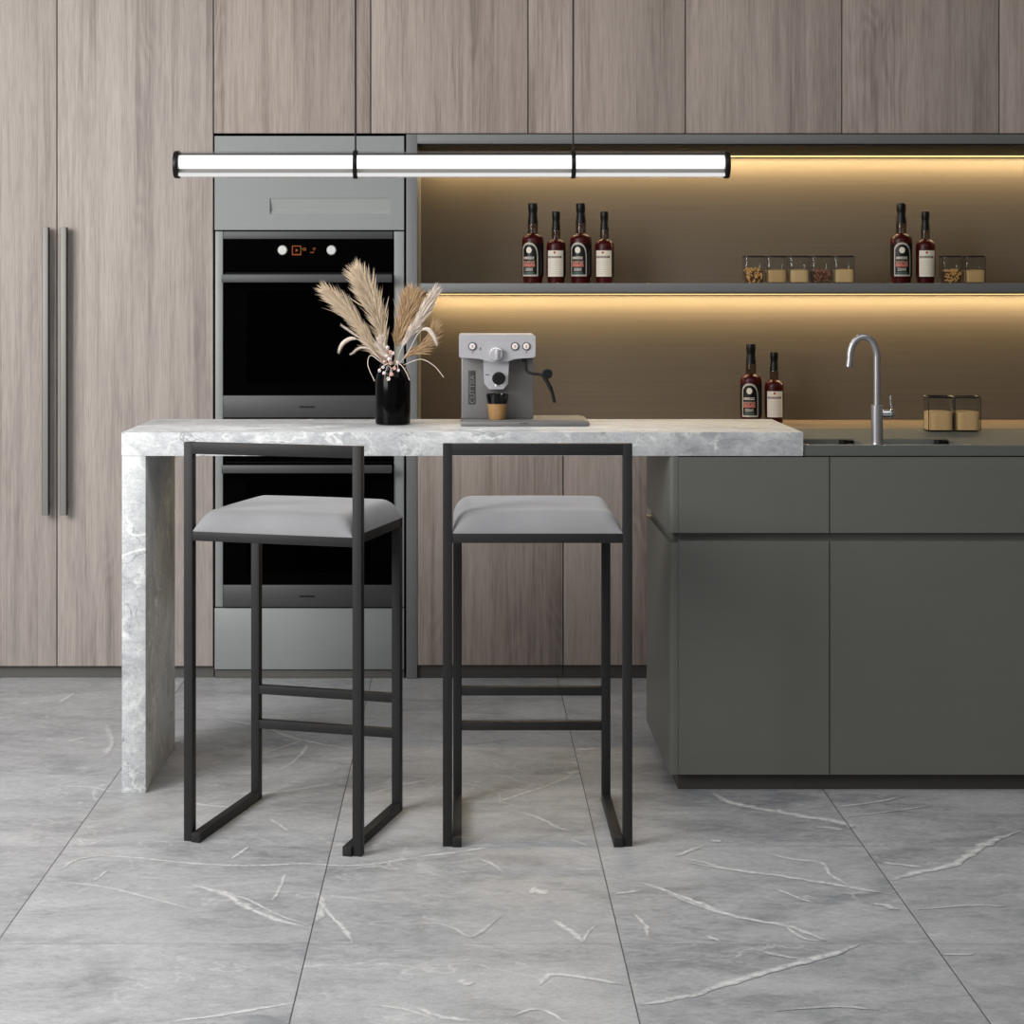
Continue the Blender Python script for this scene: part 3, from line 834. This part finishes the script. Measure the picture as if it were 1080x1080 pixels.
def make_bottle(big, label, loc):
    r = thing('liquor_bottle', label, 'bottle', loc)
    if big: Rb, Hh, zs, zn, zc = .0365, .271, .148, .169, .205
    else:   Rb, Hh, zs, zn, zc = .0325, .243, .129, .150, .182
    rn = .0170 if big else .0145
    b = nb()
    alathe(b, [(0, 0), (Rb*.8, 0), (Rb*.88, .003), (Rb*.93, .02), (Rb, .026), (Rb, zs-.006), (Rb*.985, zs+.001), (Rb*.94, zs+.007), (Rb*.84, zs+.0125), (Rb*.68, zs+.0170), (rn+.002, zn-.002), (rn, zn), (0, zn)], n=40)
    bd = obj('body', b, M['liquor'], r)
    b = nb(); alathe(b, [(rn, zn), (rn+.0005, zc-.004), (rn*.98, zc)], n=28, cap=False)
    obj('neck', b, M['neck'], r)
    b = nb(); e = Hh-zc
    alathe(b, [(0, zc-.002), (rn+.0006, zc-.002), (rn+.0002, zc+.004), (rn*.86, zc+e*.42), (rn*.82, zc+e*.55), (rn*.94, zc+e*.62), (rn*.95, Hh-.003), (rn*.9, Hh), (0, Hh)], n=28)
    obj('cap', b, M['cap'], r)
    b = nb()
    if big:
        zl0, zl1 = .024, .138; a0, a1 = -66, 26
        rectp(b, Rb+.0003, -100, 95, zl0+.004, zl1-.003, 1, 24)   # dark wrap
        def arch(m):
            return lambda u: zl0+.07+(zl1-zl0-.07-m)*max(0.0, 1-abs((u-.46)/.54)**2.3)**.5
        patch(b, Rb+.0007, a0, a1, lambda u: zl0, arch(0), 0, 22)
        patch(b, Rb+.0011, a0+7, a1-7, lambda u: zl0+.006, arch(.007), 1, 22)
        R2 = Rb+.0016; mid = (a0+a1)/2-3
        disc(b, R2, mid, .112, 15, .0105, 2)
        letters(b, R2, mid-30, mid+28, .082, .090, 1, 2, 8)
        rectp(b, R2, mid-32, mid+31, .072, .078, 6)
        rectp(b, R2, mid-32, mid+31, .056, .066, 3)
        letters(b, R2+.0004, mid-30, mid+30, .0565, .0745, 5, 4, 6)
        letters(b, R2, mid-22, mid+22, .042, .052, 9, 0, 6)
        rectp(b, R2, mid-26, mid+26, .032, .0385, 7)
    else:
        zl0, zl1 = .023, .111
        rectp(b, Rb+.0003, 45, 110, zl0, zl1-.004, 1, 8)
        rectp(b, Rb+.0007, -58, 44, zl0, zl1, 2, 18)
        R2 = Rb+.0012
        disc(b, R2, -12, .104, 7, .0042, 3)
        rectp(b, R2, -54, 30, .0855, .0925, 5)
        letters(b, R2+.0004, -48, 22, .0865, .0915, 3, 0, 9)
        for i in range(7): rectp(b, R2, -50, 34-(i*7 % 13), .032+i*.0072, .0328+i*.0072, 8)
    obj('bottle_label', b, [M['lab_silver'], M['lab_black'], M['lab_cream'], M['lab_red'], M['lab_pink'], M['lab_brown'], M['lab_olive'], M['lab_teal'], M['lab_line']], bd)
    r['group'] = 'red liquor bottles with black caps'
    return r
YBt = 6.06
kb = lambda px, Y=YBt: (px-CX)*Y/F
zsh = zs1
B1 = make_bottle(True, 'tall red liquor bottle with arched label, leftmost of the four on the shelf', (kb(562), YBt, zsh))
B2 = make_bottle(False, 'short red liquor bottle with cream label, between two tall bottles on the shelf', (kb(586.5), YBt, zsh))
dup(B1, (kb(612.5), YBt, zsh), 'tall red liquor bottle with arched label, third of the four on the shelf', rz=math.radians(3))
dup(B2, (kb(637.5), YBt, zsh), 'short red liquor bottle with cream label, rightmost of the four on the shelf', rz=math.radians(-3))
dup(B1, (kb(950.5), YBt, zsh), 'tall red liquor bottle with arched label on the shelf above the faucet', rz=math.radians(14))
dup(B2, (kb(976), YBt, zsh), 'short red liquor bottle with cream label on the shelf above the faucet', rz=math.radians(6))
dup(B1, (wx(792, 6.1), 6.1, zw), 'tall red liquor bottle with arched label standing behind the marble counter end', rz=math.radians(6))
dup(B2, (wx(816.5, 6.1), 6.1, zw), 'short red liquor bottle with cream label standing behind the marble counter end', rz=math.radians(4))

# ------------------------------------------------------------ spice jars
def sqlathe(bm, w, prof, n=40, e=6.0):
    rings = []
    for k, z in prof:
        ring = []
        for i in range(n):
            a = 2*PI*i/n; c, s_ = math.cos(a), math.sin(a)
            r = (abs(c)**e+abs(s_)**e)**(-1/e)
            ring.append(bm.verts.new((w*k*r*c, w*k*r*s_, z)))
        rings.append(ring)
    for p, q in zip(rings, rings[1:]):
        for i in range(n): bm.faces.new((p[i], p[(i+1) % n], q[(i+1) % n], q[i]))
    bm.faces.new(rings[0][::-1]); return rings
def make_jar(sc):
    r = thing('spice_jar', 'x', 'jar', (0, 0, 0))
    w = .0338*sc; h = .093*sc
    b = nb(); sqlathe(b, w, [(.94, 0.0), (1, .004), (1, h-.006), (.98, h-.003)])
    obj('glass_body', b, M['jar'], r)
    b = nb(); rg = sqlathe(b, w, [(1.015, h-.005), (1.02, h-.001), (1.0, h), (.90, h), (.90, h-.005)]);
    obj('rim', b, M['wire'], r)
    for sx in (-1, 1):
        b = nb(); atube(b, [(sx*(w-.0005), -w*.95, .004), (sx*(w-.0003), -w*.95, h-.01), (sx*w*.97, -w*.9, h-.001)], .0012, 8)
        obj('wire_clip', b, M['wire'], r)
    return r
def contents(kind, w, h, loc, label, cat):
    b = nb()
    if kind in ('nuts', 'bean'):
        rnd = random.Random(hash(label) % 1000 if False else len(label))
        sqlathe(b, w*.88, [(1, .005), (1, h*.85)])
        # close top
        n = 60 if kind == 'nuts' else 110
        for i in range(n):
            side = rnd.random()
            if side < .75: x_, y_, z_ = rnd.uniform(-.78, .78)*w, -w*.84, rnd.uniform(.006, h)
            else: x_, y_, z_ = rnd.uniform(-.75, .75)*w, rnd.uniform(-.75, .75)*w, h*rnd.uniform(.85, 1.0)
            b2 = nb(); bmesh.ops.create_icosphere(b2, subdivisions=1, radius=1)
            l = .0075 if kind == 'nuts' else .0042
            m = Matrix.Translation((x_, y_, z_)) @ Matrix.Rotation(rnd.uniform(0, PI), 4, 'Y') @ Matrix.Diagonal((l, .0022, l*.4, 1))
            for f in b2.faces: f.material_index = 1
            merge(b, b2, m)
    else:
        sqlathe(b, w*.925, [(1.03, .0045), (1.045, .008), (1.045, h-.002), (.9, h), (.3, h+.002), (.05, h+.0025)])
    o = obj('jar_filling', b, [M['nutgap'], M[kind]] if kind in ('nuts', 'bean') else M[kind], None, True, loc); tag(o, label, cat, kind='stuff'); return o
YJ = 6.04
J = make_jar(1.0); first = True
spec = [(794.5, 'nuts', .049, 'square glass jar of nuts, leftmost of the row of five on the shelf', 'golden nut pieces filling the leftmost jar of the shelf row of five', 'nuts'),
        (818, 'powder', .046, 'square glass jar of dull beige powder, second in the row of five on the shelf', 'dull beige powder in the second jar of the shelf row of five', 'powder'),
        (841.5, 'powder2', .046, 'square glass jar of pale powder, middle of the row of five on the shelf', 'pale powder in the middle jar of the shelf row of five', 'powder'),
        (865, 'bean', .048, 'square glass jar of red-brown beans, fourth in the row of five on the shelf', 'red-brown beans in the fourth jar of the shelf row of five', 'beans'),
        (888.5, 'powder2', .047, 'square glass jar of pale powder, rightmost of the row of five on the shelf', 'pale powder in the rightmost jar of the shelf row of five', 'powder'),
        (1002.5, 'nuts', .045, 'square glass jar of nuts right of the two shelf bottles above the faucet', 'golden nut pieces in the shelf jar right of the bottles above the faucet', 'nuts'),
        (1026, 'powder', .045, 'square glass jar of beige powder at the right end of the shelf', 'beige powder in the last jar at the right end of the shelf', 'powder')]
for px, kd, hh, l1, l2, cat in spec:
    loc = (wx(px, YJ), YJ, zsh)
    if first: J.location = loc; J['label'] = l1; J['group'] = 'square glass jars on the long shelf'; first = False
    else: dup(J, loc, l1)
    contents(kd, .0335, hh, loc, l2, cat)
YJ2 = 4.945
J2 = make_jar(1.04)
for i, (px, l1, l2) in enumerate(((989.5, 'square glass jar of tan powder on the island worktop, nearer the faucet', 'tan powder in the island jar nearer the faucet'),
                      (1017.5, 'square glass jar of tan powder on the island worktop, farther from the faucet', 'tan powder in the island jar farther from the faucet'))):
    loc = (wx(px, YJ2), YJ2, zt1)
    if i == 0: J2.location = loc; J2['label'] = l1; J2['group'] = 'square glass jars on the island worktop'
    else: dup(J2, loc, l1)
    contents('powder', .0335*1.04, .055, loc, l2, 'powder')

# ------------------------------------------------------------ coffee machine
YM = 4.66; s = YM/F
xm0 = wx(484, YM)
t = thing('coffee_machine', 'compact silver espresso machine with black steam wand on the marble counter', 'coffee machine', (xm0, YM, .9))
px_ = lambda p: (p-484)*s
zz = lambda p: (449.5-p)*s
b = nb(); abox(b, px_(486), px_(622), 0, .21, .0, .013, .004)
abox(b, px_(488), px_(617), .006, .20, .012, .0155, .002)
tr = obj('drip_tray', b, M['coffee_body'], t)
b = nb(); cxl = px_(553)
for i, wd in enumerate((.003, .002, .004, .003, .003)): abox(b, cxl-.011+i*.0046, cxl-.011+i*.0046+wd, -.0005, .003, .006, .0095)
obj('tray_mark', b, M['coffee_dark'], tr, False)
b = nb(); abox(b, px_(486.5), px_(564), .07, .20, .0155, zz(372), .004)
bd = obj('body', b, M['coffee_body'], t)
# head with a bulging lower lip
b = nb()
HL, HRr, ht, hb = px_(484), px_(565), zz(353), zz(377)
poly = []
def arc(cx, cz, r, a0, a1, n=6): return [(cx+r*math.cos(math.radians(a0+(a1-a0)*i/n)), cz+r*math.sin(math.radians(a0+(a1-a0)*i/n))) for i in range(n+1)]
poly += arc(HL+.006, ht-.006, .006, 180, 90)+arc(HRr-.006, ht-.006, .006, 90, 0)
poly += arc(HRr-.004, hb+.004, .004, 0, -90)
x0_, x1_ = px_(504), px_(546)
for i in range(13):
    u = i/12; xx = x1_+(x0_-x1_)*u
    poly.append((xx, hb-.0125*math.sin(PI*u)**.8))
poly += arc(HL+.004, hb+.004, .004, -90, -180)
prism(b, poly, .012, .205, 'y')
bmesh.ops.bevel(b, geom=[e for e in b.edges if all(abs(v.co.y-.012) < 1e-5 for v in e.verts)], offset=.003, segments=2, affect='EDGES')
hd = obj('head', b, M['coffee_head'], t)
for bxp in (498.3, 543.3, 555.3):
    b = nb(); c_ = (px_(bxp), 0, zz(365.2))
    acyl(b, (c_[0], .012, c_[2]), (c_[0], .0095, c_[2]), .0108, None, 28)
    k = obj('button', b, M['coffee_dark'], hd)
    b = nb(); acyl(b, (c_[0], .0098, c_[2]), (c_[0], .007, c_[2]), .0082, .0076, 28, 0, .0006)
    f_ = obj('button_face', b, M['whitebtn'], k)
    b = nb(); abox(b, c_[0]-.0015, c_[0]+.0015, .0066, .0071, c_[2]-.003, c_[2]+.003)
    obj('button_mark', b, M['lab_pink'], k, False)
b = nb()
for xx in (498.5, 555.3): abox(b, px_(xx)-.001, px_(xx)+.001, .0108, .0121, zz(372.3), zz(371))
abox(b, px_(506.3), px_(507), .0108, .0121, zz(369), zz(366))
obj('indicator_marks', b, M['coffee_dark'], hd, False)
# dial: half drum knob
b = nb(); cx = px_(524.5); cz = zz(373.5)
acyl(b, (cx-.003, .013, cz), (cx-.003, -.004, cz), .0185, .0175, 32, 0, .002)
abox(b, cx-.005, cx+.003, -.012, -.003, cz-.014, cz+.014, .002)
obj('dial', b, M['coffee_head'], hd)
b = nb(); abox(b, cx+.004, cx+.016, -.001, .011, cz-.007, cz+.012, .002)
obj('dial_recess', b, M['alu'], hd)
# group head block
b = nb(); prism(b, [(px_(510), zz(385)), (px_(511), zz(405)), (px_(516), zz(411)), (px_(531), zz(411)), (px_(536), zz(405)), (px_(537), zz(385)), (px_(537), zz(376)), (px_(510), zz(376))], .03, .075, 'y')
gh = obj('group_head', b, M['coffee_head'], t)
b = nb(); acyl(b, (px_(525.7), .032, zz(398)), (px_(525.7), -.045, zz(398)), .013, .0172, 28, 0, .003)
obj('portafilter_handle', b, M['black'], t)
b = nb(); acyl(b, (px_(525.7), .045, zz(407)), (px_(525.7), .045, zz(409.6)), .007, .0055, 20); acyl(b, (px_(525.7), .045, zz(401)), (px_(525.7), .045, zz(408)), .02, .017, 28)
obj('filter_spout', b, M['chrome'], t)
b = nb(); abox(b, px_(512), px_(516), .0285, .031, zz(395.8), zz(395))
obj('lock_mark', b, M['coffee_dark'], gh, False)
# side plate with raised lettering
b = nb(); abox(b, px_(493.7), px_(501.5), .0685, .071, zz(428), zz(392), .001)
pl = obj('name_plate', b, M['coffee_dark'], bd)
cu = bpy.data.curves.new('raised_lettering', 'FONT'); cu.body = 'CUTTIIA'; cu.size = .0185; cu.extrude = .0006; cu.align_x = 'LEFT'; cu.space_character = 1.08
to = bpy.data.objects.new('tmp_text', cu); C.objects.link(to)
dg = bpy.context.evaluated_depsgraph_get(); me = bpy.data.meshes.new_from_object(to.evaluated_get(dg))
bpy.data.objects.remove(to)
me.transform(Matrix.Translation((px_(500.7), .0682, zz(427))) @ Matrix.Rotation(PI/2, 4, 'X') @ Matrix.Rotation(PI/2, 4, 'Z'))
me.materials.clear(); me.materials.append(M['alu'])
lo = bpy.data.objects.new('raised_lettering', me); C.objects.link(lo); lo.parent = pl
# steam wand
b = nb()
wp = [(px_(553), .03, zz(378)), (px_(554.5), .028, zz(384)), (px_(556), .026, zz(391)), (px_(561), .022, zz(394)), (px_(570), .018, zz(395)), (px_(574), .015, zz(397))]
atube(b, spline(wp, 6), .0038, 14)
acyl(b, (px_(553), .03, zz(376)), (px_(553), .03, zz(382)), .010, .005, 20)
acyl(b, (px_(577.5), .004, zz(394)), (px_(577.5), .026, zz(394)), .0135, .0135, 24, 0, .003)
w1 = obj('steam_wand', b, M['black'], t)
b = nb(); atube(b, spline([(px_(573.5), .015, zz(396)), (px_(577), .012, zz(402)), (px_(582), .010, zz(412)), (px_(585), .010, zz(424.5))], 6), [.006]*6+[.0055]*6+[.0045]*7, 14)
obj('wand_sleeve', b, M['black'], w1)
# cup
b = nb()
hc = (437.5-410)*s*.98
t2 = thing('coffee_cup', 'small tapered cup with smoked glass rim and tan sleeve under the spout', 'cup', (xm0+px_(524.8), YM+.042, .9+.0157))
rt, rb_ = .0295, .0215
m_ = .62
alathe(b, [(0, 0), (rb_*.95, 0), (rb_, .002), (rb_+(rt-rb_)*m_, hc*m_), (rb_+(rt-rb_)*m_-.002, hc*m_), (0, hc*m_-.002)], n=32)
obj('sleeve', b, M['tan'], t2)
b = nb(); alathe(b, [(rb_+(rt-rb_)*m_-.0006, hc*m_), (rt, hc), (rt-.0012, hc), (rb_+(rt-rb_)*m_-.002, hc*m_)], n=32, cap=False)
obj('glass_rim', b, M['smoke'], t2)

# ------------------------------------------------------------ vase and dried flowers
YV = 4.735; s = YV/F
vx = wx(414.3, YV)
b = nb()
alathe(b, [(0, 0), (.041, 0), (.0455, .003), (.0465, .010), (.0465, .115), (.0445, .128), (.038, .143), (.0345, .155), (.0345, .160), (.0325, .160), (.0325, .152), (.036, .140), (.043, .12), (.043, .01), (0, .008)], n=48)
vo = obj('vase', b, M['vase'], None, True, (vx, YV, .9)); tag(vo, 'glossy black glass vase on the marble counter holding dried pampas grass', 'vase')
vp = lambda px, py, dy=0.0: Vector(((px-CX)*(YV+dy)/F, YV+dy, H-(py-CY)*(YV+dy)/F))
def plume(path, width, nf, mat, label, seed, t0=.25, flen=.05, name='pampas_grass', lean=.35):
    rnd = random.Random(seed)
    P = spline(path, 10); base = P[0]
    t = thing(name, label, 'dried grass', base, 0, 'dried pampas plumes in the black vase')
    P = [p-base for p in P]
    b = nb(); atube(b, P, [.0016-.0009*i/len(P) for i in range(len(P))], 6)
    obj('stem', b, mat, t)
    b = nb(); N = len(P)-1
    for i in range(nf):
        u = t0+(1-t0)*rnd.random()**.9
        k = u*N; i0 = min(int(k), N-1); p = P[i0].lerp(P[i0+1], k-i0); tg = (P[i0+1]-P[i0]).normalized()
        v = (u-t0)/(1-t0)
        env = (math.sin(PI*min(1, v*.80+.12))**.7)
        ph = rnd.uniform(0, 2*PI)
        sd = tg.orthogonal().normalized(); sd = Quaternion(tg, ph) @ sd
        sd.y *= .6
        L = flen*rnd.choice((.6, .8, .9, 1.0, 1.35))*rnd.uniform(.8, 1.15)*(.45+.55*env)
        cl_ = .55+.9*abs(math.sin(ph*2+v*17+seed)); d0 = (tg+sd*lean*rnd.uniform(.6, 1.5)*cl_*width*env).normalized()
        d1 = (tg+sd*lean*.9*cl_*width+Vector((0, 0, -.12))).normalized()
        st_ = p+sd*rnd.uniform(0, .004)
        m1 = st_+d0*L*.5; e1 = m1+d1*L*.5
        w = rnd.uniform(.0008, .0017)
        n1 = d0.cross(Vector((0, 1, 0))); n1 = n1.normalized() if n1.length > .01 else Vector((1, 0, 0))
        n1 = Quaternion(d0, rnd.uniform(-.8, .8)) @ n1
        a = b.verts.new(st_-n1*w*.4); c = b.verts.new(st_+n1*w*.4)
        d = b.verts.new(m1+n1*w); e = b.verts.new(m1-n1*w); f = b.verts.new(e1)
        b.faces.new((a, c, d, e)); b.faces.new((e, d, f))
    obj('plume', b, mat, t, False)
    return t
mouth = lambda dx, dy=0.0: Vector((vx+dx, YV+dy, .9+.15))
plume([mouth(-.008), vp(400, 370), vp(378, 342), vp(362, 324), vp(348, 311)], 1.0, 1300, M['plume'], 'sandy pampas plume leaning far left out of the vase', 1, .30, .050)
plume([mouth(-.004, .004), vp(407, 365, .01), vp(398, 335, .01), vp(388, 312, .01), vp(379, 293, .01)], 1.25, 1800, M['plume'], 'tallest sandy pampas plume rising left of centre in the vase', 2, .24, .058)
plume([mouth(.004, .01), vp(418, 365, .02), vp(426, 343, .02), vp(431, 327, .02), vp(434, 317, .02)], 1.55, 1700, M['plume2'], 'broad tan pampas plume standing upright right of centre in the vase', 3, .24, .052)
plume([mouth(.008), vp(424, 366), vp(437, 345), vp(447, 328), vp(456, 313)], .7, 700, M['plume3'], 'slender pale pampas plume leaning right out of the vase', 4, .26, .045)
plume([mouth(.010, .005), vp(428, 376, .01), vp(443, 368, .01), vp(453, 358, .01), vp(458, 346, .01)], 1.0, 700, M['plume2'], 'low brownish pampas plume bending out to the right of the vase', 5, .2, .035)
plume([mouth(-.010, -.008), vp(404, 378, -.01), vp(392, 366, -.01), vp(384, 352, -.01)], 1.2, 600, M['plume'], 'short sandy pampas plume low on the left of the vase', 6, .2, .035)
plume([mouth(0, -.012), vp(411, 380, -.02), vp(404, 368, -.02), vp(402, 360, -.02)], 1.3, 350, M['plume3'], 'short pale pampas tuft at the centre front of the vase', 8, .3, .026)
def tail(path, rads, label, seed, name='bunny_tail_grass', cat='dried grass', group='curled dried grasses in the black vase'):
    rnd = random.Random(seed); P = spline(path, 8); base = P[0]
    t = thing(name, label, cat, base, 0, group); P = [p-base for p in P]
    b = nb(); atube(b, P, .0011, 6); obj('stem', b, M['tail'], t)
    if rads:
        k0 = int(len(P)*rads[1]); Q = P[k0:]; b = nb(); n = len(Q)
        rr = [max(.0008, rads[0]*math.sin(PI*min(1, .12+.85*i/(n-1)))**.6) for i in range(n)]
        atube(b, Q, rr, 10)
        for i in range(220):
            k = rnd.randrange(n-1); p = Q[k].lerp(Q[k+1], rnd.random()); tg = (Q[k+1]-Q[k]).normalized()
            sd = Quaternion(tg, rnd.uniform(0, 2*PI)) @ tg.orthogonal().normalized()
            p0 = p+sd*rr[k]*.8; e = p0+(sd*.5+tg).normalized()*.008
            w_ = tg.cross(sd)*.0005
            b.faces.new((b.verts.new(p0-w_), b.verts.new(p0+w_), b.verts.new(e)))
        obj('flower_head', b, M['tail'], t, True)
    return t
tail([mouth(-.012, -.01), vp(398, 376, -.02), vp(385, 362, -.02), vp(372, 357, -.02), vp(362, 362, -.02), vp(357, 371, -.02)], (.0055, .55), 'curled white bunny tail grass drooping at the far left of the vase', 11)
tail([mouth(.010, -.008), vp(430, 372, -.015), vp(441, 352, -.015), vp(450, 347, -.015), vp(457, 354, -.015), vp(461, 364, -.015)], (.0055, .5), 'curled pale bunny tail grass drooping on the right of the vase', 12)
tail([mouth(-.010, -.012), vp(402, 380, -.025), vp(391, 369, -.025), vp(380, 367, -.025), vp(371, 373, -.025)], (.0028, .6), 'thin pale grass spike curving left below the large plumes', 13)
tail([mouth(-.010, .0), vp(396, 370, -.01), vp(380, 357, -.01), vp(370, 350, -.01), vp(360, 343, -.01)], (.0022, .45), 'thin white twig pointing up left beneath the left plume', 14)
tail([mouth(.014, -.006), vp(428, 384, -.02), vp(444, 379, -.02), vp(458, 386, -.02), vp(468, 398, -.02)], None, 'bare thin stem arching out to the right of the vase', 15)
tail([mouth(-.012, -.012), vp(402, 382, -.035), vp(391, 375, -.035), vp(388, 385, -.045), vp(395, 402, -.05)], None, 'bare thin stem hanging down the left side of the vase', 16)
tail([mouth(.010, -.012), vp(418, 384, -.035), vp(423, 385, -.04), vp(428, 392, -.05), vp(432, 401, -.055)], None, 'bare thin stem hanging down the right side of the vase', 17)
# small flowers
fl_ = [(400, 390, 'white'), (406, 394, 'white'), (403.5, 387, 'white'), (410, 400, 'white'), (420, 390, 'white'), (414, 395, 'pink'), (416, 388, 'pink'), (413, 383, 'pink'),
       (407, 376, 'white'), (410, 378, 'white'), (415, 373, 'white'), (408, 366, 'white'), (405, 381, 'pink'), (419, 382, 'white'), (412, 372, 'pink')]
for i, (px, py, c_) in enumerate(fl_):
    rnd = random.Random(50+i); dy = -.055 if py > 384 else -.035
    h = vp(px, py, dy); base = mouth(rnd.uniform(-.014, .014), -.018)
    side = 'left' if px < 411 else 'right'
    t = thing('dried_flower', f'small {"white" if c_=="white" else "pink"} dried flower bud in the cluster over the vase mouth', 'flower', base, 0, f'small {c_} dried flower buds over the vase mouth')
    mid = (base+h)/2+Vector((0, -.008, .012))
    b = nb(); atube(b, [p-base for p in spline([base, mid, h], 5)], .0007, 5); obj('stem', b, M['tail'], t)
    b = nb(); r_ = rnd.uniform(.0042, .0062)
    ax = Vector((rnd.uniform(-.6, .6), -.6, rnd.uniform(-.8, .5))).normalized()
    for k in range(6):
        b2 = nb(); bmesh.ops.create_uvsphere(b2, u_segments=8, v_segments=6, radius=1)
        m = Matrix.Translation(h-base) @ ax.to_track_quat('Z', 'Y').to_matrix().to_4x4() @ Matrix.Rotation(k*PI/3, 4, 'Z') @ Matrix.Translation((r_*.45, 0, r_*.4)) @ Matrix.Rotation(.35, 4, 'Y') @ Matrix.Diagonal((r_*.38, r_*.42, r_, 1))
        merge(b, b2, m)
    obj('petals', b, M['petal'] if c_ == 'white' else M['petalp'], t)

# ------------------------------------------------------------ lights
def area(name, loc, target, sx, sy, power, col=(1, 1, 1), spread=None):
    l = bpy.data.lights.new(name, 'AREA'); l.shape = 'RECTANGLE'; l.size = sx; l.size_y = sy; l.energy = power; l.color = col
    if spread: l.spread = spread
    o = bpy.data.objects.new(name, l); C.objects.link(o); o.location = loc
    o.rotation_euler = (Vector(target)-Vector(loc)).to_track_quat('-Z', 'Y').to_euler(); return o
area('window_daylight', (-2.8, 2.3, 2.1), (-.6, 5.2, .8), 2.0, 2.0, 142, (1, .99, .98))
area('overhead_fill', (.2, 3.0, 2.7), (0, 4.6, 0), 3.0, 1.4, 20, (1, 1, 1))  # fill light added overhead, no fixture there
xm_ = (xn1+XR)/2
warm = (1, .765, .43)
w = XR-.04-xn1
area('niche_top_led', (xm_, YN-.034, ztop-.009), (xm_, YN-.024, ztop-1), w, .014, 11.5, warm)
area('shelf_led', (xm_, YN-.034, zs0-.009), (xm_, YN-.024, zs0-1), w, .014, 11.5, warm)
area('lamp_glow', (xcn, YL, zc-R-.004), (xcn, YL, 0), 1.38, .04, 2.5, (1, .98, .96))

wd = bpy.data.worlds.new('World'); bpy.context.scene.world = wd; wd.use_nodes = True
bg = wd.node_tree.nodes['Background']; bg.inputs[0].default_value = (1, 1, 1.0, 1); bg.inputs[1].default_value = .27

# ------------------------------------------------------------ camera
cam = bpy.data.cameras.new('camera'); co = bpy.data.objects.new('camera', cam); C.objects.link(co)
co.location = (0, 0, H); co.rotation_euler = (PI/2, 0, 0)
cam.sensor_width = 36; cam.lens = F/1080*36; cam.shift_x = (540-CX)/1080; cam.shift_y = -(540-CY)/1080
cam.clip_start = .05; cam.clip_end = 60
sc = bpy.context.scene; sc.camera = co
sc.view_settings.view_transform = 'Standard'; sc.view_settings.look = 'None'; sc.view_settings.exposure = 0; sc.view_settings.gamma = 1
